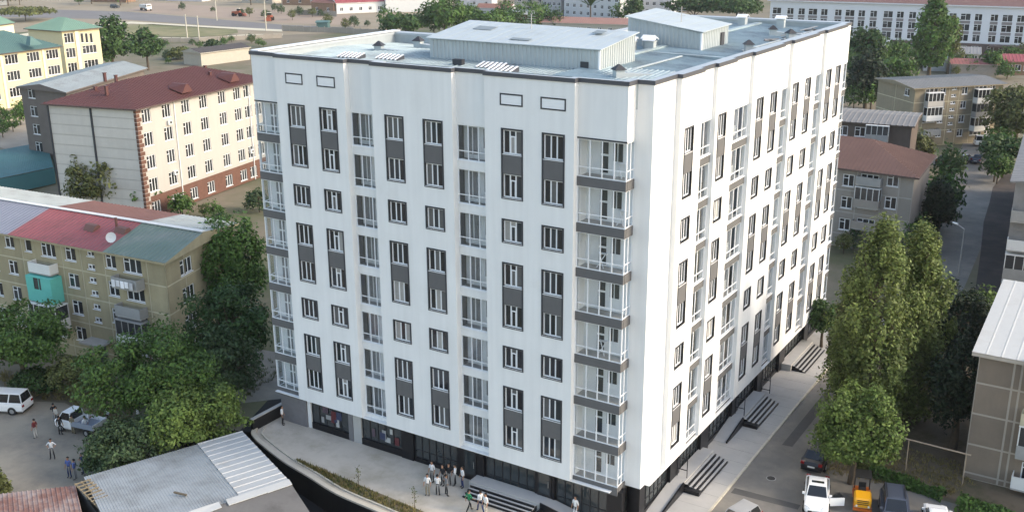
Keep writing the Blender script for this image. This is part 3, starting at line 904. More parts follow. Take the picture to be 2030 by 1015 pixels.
# ---- ground floor on the sunny side
FGR = frameR(-.62)
mb = MB(); mb.box(-1.5, -1.22, 2.0, 44.3, 0, ZBOT - .01); mb.build('ground_floor_wall', M_BLACKST, BLD)
mb = MB(); mb.box(-1.5, -.02, 2.31, 44.4, ZBOT - .06, ZBOT - .004); mb.build('soffit', M_WHITE, BLD)
y = 1.75
for (a, b) in ((1.75, 2.6), (6.9, 8.6), (12.6, 14.2), (19.2, 20.6), (25.2, 26.8), (31.0, 32.6), (38.4, 39.6), (43.4, 44.4)):
    q = MB(); q.box(-1.22, -.45, a, b, 0, ZBOT - .061); q.build('stone_pier', M_BLACKST, BLD)
for (a, b) in ((2.65, 6.85), (8.65, 12.55), (14.25, 19.15), (20.65, 25.15), (26.85, 30.95), (32.65, 38.35), (39.65, 43.35)):
    q = MB(); q.box(-1.2, -.62, a, b, 0, .3); q.build('plinth', M_BLACKST, BLD)
    shopfront(a, b, .31, ZBOT - .07, 6, .6, FGR, math.pi / 2)
for yy in (8.1, 19.9, 26.3):     # small black guard frames beside the doors
    q = MB()
    for z in (.3, 1.2, 2.1): q.bar((-.4, yy, z), (.35, yy, z), .05, .05)
    for x in (-.4, .35): q.bar((x, yy, .02), (x, yy, 2.12), .05, .05)
    q.build('guard_frame', M_ALU, BLD)

# ---- entrance stairs
def stairs(name, label, loc, rz, L, depth, h, n, rampL, flip=1, tread=.32):
    """platform against the wall (local y = 0), steps going to -y, ramp at local x = L side"""
    t = thing(name, label, 'steps', loc, rz, 'entrance steps along the new building')
    q = MB(); q.box(0, L, -depth, 0, -.05, h); q.build('platform', M_CONCP, t)
    for k in range(n):
        zt = h - h * (k + 1) / (n + 1)
        y0 = -depth - tread * k
        q = MB(); q.box(.3, L - .3, y0 - tread, y0 - .001, -.05, zt - .03); q.build('riser', M_BLACKST, t)
        q = MB(); q.box(.28, L - .28, y0 - tread - .03, y0 - .04, zt - .03, zt); q.build('tread', M_CONCP, t)
        q = MB(); q.box(.29, L - .29, y0 - tread - .032, y0 - tread + .085, zt - .028, zt + .006); q.build('tread_strip', M_BLACKST, t)  # black strip that widens the dark line of each riser
    if rampL:
        q = MB()
        a, b = (-rampL, 0) if flip < 0 else (L, L + rampL)
        za, zb = (.02, h) if flip < 0 else (h, .02)
        q.hexa([(a, -depth, -.05), (b, -depth, -.05), (b, 0, -.05), (a, 0, -.05), (a, -depth, za), (b, -depth, zb), (b, 0, zb), (a, 0, za)])
        q.build('ramp', M_CONCP, t)
        q = MB()
        q.hexa([(a, -depth - .12, -.05), (b, -depth - .12, -.05), (b, -depth - .003, -.05), (a, -depth - .003, -.05),
                (a, -depth - .12, za + .12), (b, -depth - .12, zb + .12), (b, -depth - .003, zb + .12), (a, -depth - .003, za + .12)])
        c = -.12 if flip < 0 else L
        q.box(c, c + .42 if flip < 0 else c + .3, -depth - tread * n - .02, -depth - .121, -.05, .3)
        q.build('ramp_kerb', M_BLACKST, t)
    return t
# shaded side
stairs('entrance_steps', 'wide pale entrance steps beside the group of people on the plaza', (-12.9, YG, 0), 0, 6.0, 1.15, .6, 4, 3.2, 1)
# sunny side: local x -> +Y, local -y -> +X
stairs('entrance_steps', 'pale entrance steps at the street corner of the sunny facade', (-.62, 7.2, 0.006), math.pi / 2, 5.9, 1.05, .6, 4, 4.0, -1)
stairs('entrance_steps', 'middle flight of pale entrance steps on the sunny pavement', (-.62, 19.3, 0.006), math.pi / 2, 5.6, 1.05, .6, 4, 3.6, -1)
stairs('entrance_steps', 'pale entrance steps nearest the tall poplars on the sunny pavement', (-.62, 31.8, 0.006), math.pi / 2, 6.6, 1.05, .6, 4, 0, -1)

# cable trays, aerials and sheet patches on the roof
for (p, q_) in (((-5.5, 8, 29.55), (-5.5, 17.5, 29.55)), ((-3.2, 24, 29.4), (-3.0, 42, 29.4))):
    mb = MB(); mb.bar(p, q_, .18, .08); mb.build('cable_tray', M_ROOFW, BLD)
for (x, y, h) in ((-15.2, 12, 32.6), (-8.4, 24.0, 32.6)):
    mb = MB(); mb.tube((x, y, 28.8), (x, y, h), .03)
    for k in range(4): mb.bar((x - .35, y, h - .15 - .18 * k), (x + .35, y, h - .15 - .18 * k), .02, .02)
    mb.build('aerial', M_RIM, BLD)
M_PATCH = mat('dull_patch_sheet', (.20, .235, .25), .6, var=.2, scale=.8)
for (x0, x1, y0, y1, f) in ((-19.5, -17.9, 10.6, 11.6, 0), (-14.8, -13.2, 8.3, 8.8, 0), (-9.8, -9.0, 11.4, 12.2, 0)):
    zz = lambda y: 31.01 + (y - 7.35) * .135
    mb = MB(); mb.hexa([(x0, y0, zz(y0)), (x1, y0, zz(y0) - .03), (x1, y1, zz(y1) - .03), (x0, y1, zz(y1)), (x0, y0, zz(y0) + .03), (x1, y0, zz(y0)), (x1, y1, zz(y1)), (x0, y1, zz(y1) + .03)]); mb.build('roof_patch', M_PATCH, BLD)
# ================================================================== neighbouring buildings
class Bldg:
    """building on plan points A (left), B (near corner), C (right/back); parallelogram"""
    def __init__(s, name, label, A, B, C, z0, z1, cat='building', group=None):
        s.A, s.B, s.C = [Vector((p[0], p[1], 0)) for p in (A, B, C)]
        s.D = s.A + s.C - s.B
        s.z0, s.z1 = z0, z1
        s.root = thing(name, label, cat, (s.B.x, s.B.y, z0), 0, group)
        s.off = Vector((s.B.x, s.B.y, z0))
        s.holes = {'front': [], 'right': []}
    def frame(s, side):
        P, Q = (s.A, s.B) if side == 'front' else (s.B, s.C)
        t = (Q - P).normalized(); inn = Vector((-t.y, t.x, 0))
        L = (Q - P).length
        F = lambda u, d, z: P + t * u + inn * d + Vector((0, 0, z)) - s.off
        return F, L, math.atan2(t.y, t.x), P, t
    def pix(s, side, px, py):
        F, L, a, P, t = s.frame(side)
        d = ray(px, py); n = Vector((t.y, -t.x))
        k = ((P.x - CAM[0]) * n.x + (P.y - CAM[1]) * n.y) / (d[0] * n.x + d[1] * n.y)
        q = CAM + k * d
        return (q[0] - P.x) * t.x + (q[1] - P.y) * t.y, q[2]
    def window(s, side, uc, zc, w, h, n=2, sub=True, glass=None, frame=None):
        F, L, a, P, t = s.frame(side)
        if uc - w / 2 < 0.1 or uc + w / 2 > L - .1: return
        s.holes[side].append((uc - w / 2, uc + w / 2, zc - h / 2, zc + h / 2))
        key = ('ow', round(w, 2), round(h, 2), n)
        def mk():
            q = MB(); th = .09
            q.box(0, th, 0, .08, 0, h); q.box(w - th, w, 0, .08, 0, h); q.box(th, w - th, 0, .08, 0, th); q.box(th, w - th, 0, .08, h - th, h)
            for k in range(1, n): q.box(w * k / n - .05, w * k / n + .05, .003, .077, th, h - th)
            if n >= 2: q.box(th, w / n - .05, .006, .074, h * .66, h * .66 + .08)
            q.box(-.05, w + .05, -.16, -.001, -.06, 0)
            return q.mesh('window', M_FRAME)
        def mg():
            q = MB(); q.box(.09, w - .09, .03, .045, .09, h - .09); return q.mesh('pane', GL_FAR)
        o = OB('window', cached(key, mk), s.root, F(uc - w / 2, .08, zc - h / 2), a)
        OB('pane', cached(key + ('g',), mg), o)
    def walls(s, m, depth=.2, panels=None, joint=None, plain=('back', 'left')):
        for side in ('front', 'right'):
            F, L, a, P, t = s.frame(side)
            us, zs = (panels or {}).get(side, (None, None))
            if us:
                q = MB(); wall_holes(q, lambda u, d, z: F(u, d + .03, z), 0, L, s.z0, s.z1, s.holes[side], depth)
                q.build('wall', joint, s.root)
                g = .07
                for u0, u1 in zip(us[:-1], us[1:]):
                    for za, zb in zip(zs[:-1], zs[1:]):
                        hs = [h for h in s.holes[side] if h[0] < u1 - g and h[1] > u0 + g and h[2] < zb - g and h[3] > za + g]
                        hs = [(max(h[0], u0 + g), min(h[1], u1 - g), max(h[2], za + g), min(h[3], zb - g)) for h in hs]
                        q = MB(); wall_holes(q, F, u0 + g, u1 - g, za + g, zb - g, hs, .06); q.build('wall_panel', m, s.root)
            else:
                q = MB(); wall_holes(q, F, 0, L, s.z0, s.z1, s.holes[side], depth)
                q.build('wall', m, s.root)
        o = s.off
        q = MB()
        for P, Q in ((s.C, s.D), (s.D, s.A)):
            q.face([P + Vector((0, 0, s.z0)) - o, Q + Vector((0, 0, s.z0)) - o, Q + Vector((0, 0, s.z1)) - o, P + Vector((0, 0, s.z1)) - o])
        q.build('rear_wall', m, s.root)
        q = MB()   # floors/rooms behind the openings
        c = (s.A + s.B + s.C + s.D) / 4
        ps = [c + (p - c) * .93 for p in (s.A, s.B, s.C, s.D)]
        q.prism([(p.x - o.x, p.y - o.y) for p in ps], 0.0, s.z1 - s.z0 - .1); q.build('core', M_CONC, s.root)
    def corners(s, ov, z):
        c = [s.A, s.B, s.C, s.D]; out = []
        for i, p in enumerate(c):
            a, b = c[i - 1], c[(i + 1) % 4]
            out.append(p + (p - a).normalized() * ov + (p - b).normalized() * ov + Vector((0, 0, z)) - s.off)
        return out
    def gable(s, m, rise, ov=.4, along='front', rib=.45, split=None, cap=None, mback=None):
        """ridge runs parallel to the named side; split = [(f0, f1, mat_front, mat_back)]"""
        A, B, C, D = s.corners(ov, s.z1)
        if along == 'front': e0, e1, f0, f1 = A, B, D, C
        else: e0, e1, f0, f1 = B, C, A, D
        r0 = (e0 + f0) / 2 + Vector((0, 0, rise)); r1 = (e1 + f1) / 2 + Vector((0, 0, rise))
        for (a, b, m1, m2) in split or [(0, 1, m, mback or m)]:
            for (p, q, mm) in ((e0.lerp(e1, a), e0.lerp(e1, b), m1), (f0.lerp(f1, a), f0.lerp(f1, b), m2)):
                k = MB()
                n = max(2, int((q - p).length / rib))
                up = r0.lerp(r1, a)
                k.sheet(p, q, up, n, h=.05)
                k.build('roof_sheet', mm, s.root)
        k = MB(); k.face([e0 - Vector((0, 0, .15)), e0, r0, f0, f0 - Vector((0, 0, .15))]); k.face([e1 - Vector((0, 0, .15)), e1, r1, f1, f1 - Vector((0, 0, .15))])
        k.face([e0 - Vector((0, 0, .2)), e1 - Vector((0, 0, .2)), e1, e0]); k.face([e0 - Vector((0, 0, .15)), e1 - Vector((0, 0, .15)), f1 - Vector((0, 0, .15)), f0 - Vector((0, 0, .15))])
        k.build('gable_end', s.gmat if hasattr(s, 'gmat') else M_CONC, s.root)
        if cap:
            k = MB(); k.bar(r0 + Vector((0, 0, .08)), r1 + Vector((0, 0, .08)), .5, .08); k.build('ridge_cap', cap, s.root)
        return r0, r1
    def hip(s, m, rise, ov=.5, inset=None, seam=.5):
        A, B, C, D = s.corners(ov, s.z1)
        La, Lb = (B - A).length, (C - B).length
        if Lb >= La:
            f = inset or .5 * La / Lb
            m0, m1 = (A + B) / 2, (C + D) / 2
            r0, r1 = m0.lerp(m1, f), m0.lerp(m1, 1 - f)
            faces = [(A, B, r0), (B, C, r1, r0), (C, D, r1), (D, A, r0, r1)]
        else:
            f = inset or .5 * Lb / La
            m0, m1 = (A + D) / 2, (B + C) / 2
            r0, r1 = m0.lerp(m1, f), m0.lerp(m1, 1 - f)
            faces = [(A, B, r1, r0), (B, C, r1), (C, D, r0, r1), (D, A, r0)]
        up = Vector((0, 0, rise)); r0 += up; r1 += up
        fx = lambda p: p + up if False else p
        q = MB()
        names = {id(r0): r0}
        for f_ in faces: q.face(list(f_))
        q.face([A - Vector((0, 0, .01)), D - Vector((0, 0, .01)), C - Vector((0, 0, .01)), B - Vector((0, 0, .01))])
        # standing seams on the two slopes in view
        for f_ in faces:
            e0, e1 = f_[0], f_[1]
            top = f_[2:] if len(f_) == 4 else (f_[2], f_[2])
            n = int((e1 - e0).length / seam)
            for k in range(1, n):
                t = k / n; p = e0.lerp(e1, t)
                t1, t0 = top[0], top[1]
                # where the seam meets hip or ridge
                dirn = (e1 - e0).normalized()
                a0, a1 = (t0 - e0).dot(dirn), (t1 - e0).dot(dirn); u = t * (e1 - e0).length
                perp = (t0 - e0) - dirn * a0
                if u < a0: q_ = p + perp * (u / max(a0, .01))
                elif u > a1: q_ = p + perp * (((e1 - e0).length - u) / max((e1 - e0).length - a1, .01))
                else: q_ = p + perp
                if (q_ - p).length > .3: q.bar(p + Vector((0, 0, .03)), q_ + Vector((0, 0, .03)), .05, .05)
        o = q.build('roof', m, s.root)
        q = MB()
        for P, Q in ((A, B), (B, C), (C, D), (D, A)): q.bar(P - Vector((0, 0, .1)), Q - Vector((0, 0, .1)), .12, .2)
        q.build('gutter', mat('gutter_metal', (.1, .07, .06), .6, var=.1), s.root)
        return r0, r1

# ---------------------------------------------------------- khaki panel block on the left
M_KHAKI = mat('khaki_panel', (0.36, 0.31, 0.20), .95, var=.16, scale=.7, streak=.12, rnd=.08, bump=.1)
M_KJOINT = mat('khaki_joint', (0.50, 0.45, 0.32), .95, var=.15)
B0 = G(325, 517, 10); dv = (B0 - G(20, 462, 10)); dv.z = 0; dv.normalize(); ev = (G(398, 478, 10) - B0); ev.z = 0; ev.normalize()
K = Bldg('panel_house', 'khaki concrete panel block with a patchwork red, green and grey sheet roof', B0 - dv * 36, B0, B0 + ev * 12.4, -2.0, 10.0)
FLZ = 2.75
def prow(b, side, px, py, n, w, h, k=2, step=FLZ):
    u, z = b.pix(side, px, py)
    for i in range(n): b.window(side, u, z - step * i, w, h, k)
    return u, z
prow(K, 'front', 18, 478, 4, 1.35, 1.45); prow(K, 'front', 55, 485, 4, .95, 1.45, 1); prow(K, 'front', 95, 495, 4, 2.0, 1.5, 3)
prow(K, 'front', 139, 503, 4, 1.45, 1.45)
for p in ((179, 503), (181, 529), (184, 555), (188, 581), (192, 608), (195, 634)): K.window('front', *K.pix('front', *p), .95, .55, 2)
prow(K, 'front', 219, 518, 4, 1.35, 1.45); prow(K, 'front', 262, 527, 4, 2.3, 1.5, 3)
u, z = K.pix('front', -20, 470); [K.window('front', u, z - FLZ * i, 1.4, 1.45) for i in range(4)]
prow(K, 'right', 369, 527, 4, 2.0, 1.5, 3)
Fk, Lk, ak, Pk, tk = K.frame('front')
usk = [0, 5, 10] + [K.pix('front', x, y)[0] for x, y in ((-35, 460), (40, 475), (120, 490), (158, 500), (205, 510), (290, 525))] + [Lk]
usk = sorted(u for u in usk if 0 <= u <= Lk)
zsk = [-2.0, -.75, 2.0, 4.7, 7.45, 10.0]
K.gmat = M_KHAKI
K.walls(M_KHAKI, panels={'front': (usk, zsk), 'right': ([0, 3.2, 9.2, 12.4], zsk)}, joint=M_KJOINT)
RED = mat('red_roof_sheet', (0.26, 0.075, 0.078), .55, var=.10, scale=.4, dirt=((.17, .06, .055), .5, .48, .72))
GRN = mat('green_roof_sheet', (0.135, 0.185, 0.15), .6, var=.12, scale=.4, dirt=((.22, .24, .21), .3, .45, .75))
GRB = mat('grey_blue_roof_sheet', (0.20, 0.21, 0.25), .6, var=.12, scale=.4)
PGR = mat('pale_grey_roof_sheet', (0.32, 0.345, 0.335), .6, var=.14, scale=.4, dirt=((.22, .22, .20), .35, .5, .75))
RBR = mat('red_brown_roof_sheet', (0.16, 0.075, 0.06), .65, var=.15, scale=.4)
fsp = lambda px, py: K.pix('front', px, py)[0] / Lk
f1, f2 = fsp(22, 462), fsp(205, 500)
K.gable(RED, 1.0, .55, 'front', .5, split=[(0, f1, GRB, PGR), (f1, f2, RED, RBR), (f2, 1, GRN, PGR)], cap=mat('pale_ridge', (.66, .65, .62), .7, var=.1))
def kbox(name, m, u0, u1, d0, d1, z0, z1, b=K, side='front', parent=None):
    F = b.frame(side)[0]; q = MB(); fbox(q, F, u0, u1, d0, d1, z0, z1); return q.build(name, m, parent or b.root)
def balcony(b, side, uc, zf, w, d, hp, mp, enclosed=None, slab=M_CONC, n=4, roof=None):
    """slab, parapet and, if enclosed, glazing"""
    F, L, a, P, t = b.frame(side)
    q = MB(); fbox(q, F, uc - w / 2, uc + w / 2, -d, -.01, zf - .15, zf); bal = q.build('balcony', slab, b.root)
    q = MB(); e = .05
    fbox(q, F, uc - w / 2, uc + w / 2, -d - .02, -d + e, zf - .02, zf + hp); fbox(q, F, uc - w / 2 - .02, uc - w / 2 + e, -d + e, -.02, zf, zf + hp); fbox(q, F, uc + w / 2 - e, uc + w / 2 + .02, -d + e, -.02, zf, zf + hp)
    q.build('parapet', mp, bal)
    if enclosed:
        q = MB(); zt = zf + 2.35
        for k in range(n + 1):
            u = uc - w / 2 + (w - .08) * k / n; fbox(q, F, u, u + .08, -d - .01, -d + .06, zf + hp, zt)
        for u in (uc - w / 2, uc + w / 2 - .08): fbox(q, F, u, u + .08, -.12, -.03, zf + hp, zt)
        fbox(q, F, uc - w / 2 - .03, uc + w / 2 + .03, -d - .04, -.02, zt, zt + .1)
        q.build('glazing_frame', enclosed, bal)
        q = MB(); fbox(q, F, uc - w / 2 + .08, uc + w / 2 - .08, -d + .015, -d + .03, zf + hp, zt - .01)
        fbox(q, F, uc - w / 2 + .02, uc - w / 2 + .035, -d + .05, -.12, zf + hp, zt - .01); fbox(q, F, uc + w / 2 - .035, uc + w / 2 - .02, -d + .05, -.12, zf + hp, zt - .01)
        q.build('pane', GL_FAR, bal)
    return bal
TURQ = mat('turquoise_paint', (0.11, 0.46, 0.40), .6, var=.1); WPAN = mat('white_panel', (.66, .66, .64), .7, var=.06); GPAN = mat('grey_panel', (.30, .30, .29), .8, var=.12)
uB, zB = K.pix('front', 92, 515); uB2, zB2 = K.pix('front', 262, 560)
zf = K.pix('front', 80, 527)[1] - .3
balcony(K, 'front', uB, zf, 3.0, 1.0, .95, WPAN)
bt = balcony(K, 'front', uB + .1, zf - FLZ, 3.4, 1.35, 1.15, TURQ, TURQ, TURQ, 4)
F_ = K.frame('front')[0]
q = MB(); fbox(q, F_, uB + 1.6, uB + 1.83, -1.38, -.03, zf - FLZ + 1.151, zf - FLZ + 2.349); q.build('side_panel', TURQ, bt)
for (a_, b_) in ((-1.6, -.55), (.45, 1.8)):
    q = MB(); fbox(q, F_, uB + a_, uB + b_, -1.40, -1.37, zf - FLZ + 1.16, zf - FLZ + 2.34); q.build('front_panel', TURQ, bt)
balcony(K, 'front', uB + .3, zf - 2 * FLZ, 3.8, 1.6, 1.0, WPAN, WPAN, WPAN, 5)
balcony(K, 'front', uB2, zf + .15, 3.2, 1.0, .95, GPAN)
balcony(K, 'front', uB2, zf - FLZ + .1, 3.2, 1.0, .95, GPAN, None, M_CONC)
balcony(K, 'front', uB2, zf - 2 * FLZ, 3.4, 1.1, .95, WPAN, GPAN, M_CONC)
# laundry on the upper right balcony
q = MB()
for k in range(5):
    u = uB2 - 1.3 + k * .55; fbox(q, F_, u, u + .45, -1.25, -1.22, zf + .25 + .1 * (k % 2), zf + .95)
q.build('laundry', mat('laundry_cloth', (.6, .6, .62), .9, var=.3, island=.4), K.root)
# things on the roof: dormers, pipe, dish
def roofpt(b, px, py, rise=0.7):
    p = G(px, py, b.z1 + rise); return p - b.off
for (px, py) in ((180, 452), (240, 458)):
    p = roofpt(K, px, py); q = MB()
    q.hexa([p + Vector(v) for v in ((-.6, -.5, -.2), (.9, -.5, -.2), (.9, .5, .1), (-.6, .5, .1), (-.6, -.1, .35), (.9, -.1, .35), (.9, .3, .4), (-.6, .3, .4))]); q.build('roof_dormer', RBR, K.root)
p = roofpt(K, 232, 455); q = MB(); q.tube(p, p + Vector((0, 0, 1.2)), .13); q.build('chimney_pipe', RBR, K.root)
def dish(parent, p, r, toward=Vector((.5, -.8, .35))):
    q = MB(); n = 14; t = toward.normalized(); a = t.orthogonal().normalized(); b = t.cross(a)
    rings = [[p + t * (.25 * rr * rr * r) + (a * math.cos(2 * math.pi * k / n) + b * math.sin(2 * math.pi * k / n)) * r * rr for k in range(n)] for rr in (.02, .4, .75, 1)]
    for r0, r1 in zip(rings[:-1], rings[1:]):
        for k in range(n): q.face([r0[k], r0[(k + 1) % n], r1[(k + 1) % n], r1[k]])
    d = q.build('satellite_dish', WPAN, parent)
    q = MB(); q.bar(p, p + t * r * 1.1, .03, .03); q.tube(p - t * .1, p - t * .1 - Vector((0, 0, r)), .04); q.build('dish_arm', M_RIM, d)
dish(K.root, roofpt(K, 222, 480, .5) + Vector((0, 0, .45)), .5)
# porch
u, z = K.pix('front', 200, 665)
kbox('porch_roof', M_CONC, u - 1.3, u + 1.5, -1.6, -.02, .55, .7); kbox('entrance_door', M_TRIM, u - .5, u + .5, -.03, .0, -1.95, .3)

# ---------------------------------------------------------- cream building with brown hip roof
M_CREAM = mat('cream_render', (0.46, 0.43, 0.39), .9, var=.04, scale=.4, streak=.05)
M_BEIGE = mat('beige_panel', (0.58, 0.55, 0.50), .9, var=.08, scale=.5, rnd=.05, streak=.04)
M_BRICK = mat('brown_tile_base', (0.14, 0.07, 0.05), .8, var=.2, scale=1.5)
HB = 15.4
A, B, C = G(92, 205, HB), G(268, 216, HB), G(495, 163, HB)
dB = C - B; dB.z = 0; dB.normalize()
BR = Bldg('cream_block', 'cream four storey building with brown hipped sheet roof and brown tiled base', A, B, B + dB * 30, 0, HB)
zt = None
tops = [(290, 230), (330, 222), (368, 214), (403, 206), (440, 199), (470, 193)]
rowdy = [0, 50, 101, 150, 197]
for i, (px, py) in enumerate(tops):
    u, z = BR.pix('right', px, py)
    if zt is None: zt = z
    for r in range(5):
        BR.window('right', u, zt - 3.2 * r, 1.75, 1.9 if r < 4 else 1.7, 3)
for k in range(3):
    u = BR.pix('right', 470, 193)[0] + 2.6 * (k + 1)
    for r in range(5): BR.window('right', u, zt - 3.2 * r, 1.75, 1.9 if r < 4 else 1.7, 3)
FRb, LRb, aRb, PRb, tRb = BR.frame('right'); FFb, LFb = BR.frame('front')[:2]
zsb = [0] + [1.2 + 1.42 * k for k in range(11)]
zsb[-1] = HB
BR.walls(M_CREAM, panels={'front': ([0, LFb * .5, LFb], zsb)}, joint=mat('beige_joint', (.46, .43, .39), .9))
for o_ in BR.root.children:
    if o_.name.startswith('wall_panel'): o_.data.materials[0] = M_BEIGE
brr = BR.hip(mat('brown_roof_sheet', (0.105, 0.042, 0.038), .55, var=.08, scale=.3), 2.6, .55)
kbox('downpipe', M_TRIM, LFb * .49, LFb * .51, -.12, -.01, 0, HB, BR, 'front'); kbox('downpipe', M_TRIM, .05, .3, -.12, -.01, 0, HB, BR, 'front')
q = MB()
for k in range(26):
    z = .2 + k * .58; w = .9 if k % 2 else .6
    fbox(q, FRb, 0.0, w, -.06, .0, z, z + .5)
    fbox(q, FFb, LFb - .35, LFb + .06, -.06, -.001, z, z + .5)
q.build('quoin', M_BRICK, BR.root)
q = MB()
hb = [h for h in BR.holes['right'] if h[2] < 3.0]
wall_holes(q, lambda u, d, z: FRb(u, d - .05, z), 1.0, LRb, 0, 3.0, [h for h in hb if h[2] > .01], .05)
q.build('tiled_base', M_BRICK, BR.root)
for px in (348, 497):
    u = BR.pix('right', px, 250)[0]; kbox('downpipe', WPAN, u - .07, u + .07, -.15, -.01, 0, HB - .1, BR, 'right')
for (px, py) in ((334, 243), (346, 342), (354, 390), (497, 300)):
    u, z = BR.pix('right', px, py)
    ac = kbox('air_conditioner', WPAN, u - .4, u + .4, -.35, -.02, z - .3, z + .3, BR, 'right')
    q = MB(); F2 = FRb
    c = F2(u + .1, -.36, z); t_ = (F2(u + 1, -.36, z) - c)
    q.tube(c, F2(u + .1, -.37, z), .2, .2, 10); q.build('fan', M_TRIM, ac)
for (px, py, hh) in ((190, 178, .8), (212, 183, 1.2), (208, 150, .8), (230, 152, .6), (408, 142, 1.3), (417, 148, .8)):
    p = G(px, py + 6, HB + 1.1) - BR.off; q = MB(); q.box(p.x - .18, p.x + .18, p.y - .18, p.y + .18, p.z - .5, p.z + hh); q.box(p.x - .26, p.x + .26, p.y - .26, p.y + .26, p.z + hh, p.z + hh + .08); q.build('chimney', MATS['brown_roof_sheet'], BR.root)
for (px, py) in ((360, 176), (455, 155)):
    p = G(px, py, HB + 1.0) - BR.off; t_ = tRb; n_ = Vector((t_.y, -t_.x, 0))
    q = MB(); a_, b_ = p + n_ * 1.0 - t_ * 1.2, p + n_ * 1.0 + t_ * 1.2
    q.hexa([a_ - Vector((0, 0, .5)), b_ - Vector((0, 0, .5)), b_ - n_ * 2.4 + Vector((0, 0, .2)), a_ - n_ * 2.4 + Vector((0, 0, .2)), a_ + t_ * 1.0 + Vector((0, 0, .7)), b_ - t_ * 1.0 + Vector((0, 0, .7)), b_ - n_ * 2.4 - t_ + Vector((0, 0, .75)), a_ - n_ * 2.4 + t_ + Vector((0, 0, .75))])
    q.build('roof_dormer', MATS['brown_roof_sheet'], BR.root)

# ---------------------------------------------------------- grey block behind it
M_BRGREY = mat('brown_grey_panel', (0.16, 0.135, 0.12), .9, var=.15, scale=.6, streak=.08)
HG = 13.5
A, B, C = G(40, 172, HG), G(130, 182, HG), G(285, 136, HG)
GB = Bldg('grey_roof_block', 'brown grey panel block with pale sheet roof behind the cream building', A, B, C, 0, HG)
for px in (62,):
    prow(GB, 'front', px, 185, 4, 1.8, 1.7, 2, 3.0)
u = GB.pix('front', 95, 186)[0]
GB.walls(M_BRGREY)
GB.gmat = M_BRGREY
GB.gable(PGR, .9, .7, 'right', .6)

# ---------------------------------------------------------- yellow school with green roofs
M_YEL = mat('yellow_render', (0.60, 0.53, 0.34), .9, var=.05, scale=.3)
M_YELW = mat('pale_yellow_trim', (0.74, 0.68, 0.48), .9, var=.04)
GRS = mat('green_school_roof', (0.085, 0.16, 0.15), .6, var=.12, scale=.2); GRS2 = mat('pale_green_school_roof', (0.16, 0.27, 0.21), .6, var=.12, scale=.2)
HY = 12.0
B, C = G(0, 107, HY), G(118, 92, HY)
d_ = (C - B); d_.z = 0; d_.normalize(); n_ = Vector((-d_.y, d_.x, 0))
Y1 = Bldg('school_wing', 'pale yellow school wing with dark green roof and wide windows', B - d_ * 26 + n_ * 16, B - d_ * 26, C, 0, HY)
for (px, py) in ((23, 118), (66, 113), (104, 108)):
    u, z = Y1.pix('right', px, py)
    for r in range(3): Y1.window('right', u, z - 3.6 * r, 3.4, 2.1, 4)
u0 = Y1.pix('right', 23, 118)[0]; du = Y1.pix('right', 66, 113)[0] - u0
for k in range(1, 6):
    for r in range(3): Y1.window('right', u0 - du * k, z - 3.6 * r, 3.4, 2.1, 4)
Y1.walls(M_YEL)
Y1.hip(GRS, 4.0, .6)
FY, LY = Y1.frame('right')[:2]
for (px, py) in ((5, 140), (88, 130)):
    u = Y1.pix('right', px, py)[0]; kbox('pilaster', M_YELW, u - .3, u + .3, -.2, -.001, 0, HY, Y1, 'right')
p = G(62, 82, HY + 2) - Y1.off; q = MB(); q.hexa([p + Vector(v) for v in ((0, -1.5, -.8), (1.6, -1.5, -.8), (1.6, 1.5, -.8), (0, 1.5, -.8), (-1, -.2, 1), (.2, -.2, 1), (.2, .2, 1), (-1, .2, 1))]); q.build('roof_dormer', GRS, Y1.root)
HY2 = 14.0
A, B, C = G(55, 57, HY2), G(122, 62, HY2), G(196, 55, HY2)
Y2 = Bldg('school_tower', 'yellow school stair block with pale green hipped roof', A, B, C, 0, HY2)
for (px, w) in ((137, 2.6), (163, .9), (172, .9), (181, .9)):
    u, z = Y2.pix('right', px, 76)
    for r in range(4):
        if w > 1 or r == 0: Y2.window('right', u, z - 3.6 * r, w, 2.4, 3 if w > 1 else 1)
u, z = Y2.pix('right', 178, 98)
for r in range(3): Y2.window('right', u, z - 3.6 * r, 4.0, 2.0, 4)
Y2.walls(M_YEL); Y2.hip(GRS2, 2.6, .7)
u = Y2.pix('right', 155, 100)[0]; kbox('pilaster', M_YELW, u - .5, u + .5, -.25, -.001, 0, HY2, Y2, 'right')
A, B, C = G(-60, 48, 12), G(-2, 50, 12), G(26, 46, 12)
Y3 = Bldg('school_annex', 'small yellow annex with pale green roof beyond the school wing', A, B, C, 0, 12); Y3.walls(M_YELW); Y3.hip(GRS2, 2.5, .5)

# ---------------------------------------------------------- teal garages
P0, P1, P2, P3 = G(-40, 305, 3.0), G(104, 290, 3.0), G(106, 332, 2.6), G(-40, 362, 2.6)
tg = thing('metal_garage', 'long garage of teal painted sheet beside the cream building', 'garage', (P2.x, P2.y, 0))
o_ = Vector((P2.x, P2.y, 0))
TEAL = mat('teal_sheet', (0.05, 0.155, 0.165), .6, var=.12, scale=.4)
q = MB(); q.sheet(P3 - o_, P2 - o_, P0 - o_, 40, .06); q.build('roof_sheet', TEAL, tg)
z_ = lambda p, z: Vector((p.x, p.y, z)) - o_
for (p, r_, za, zb) in ((P3, P2, 2.5, 2.5), (P2, P1, 2.5, 2.9)):
    q = MB(); q.face([z_(p, 0), z_(r_, 0), z_(r_, zb), z_(p, za)]); q.build('wall', TEAL, tg)

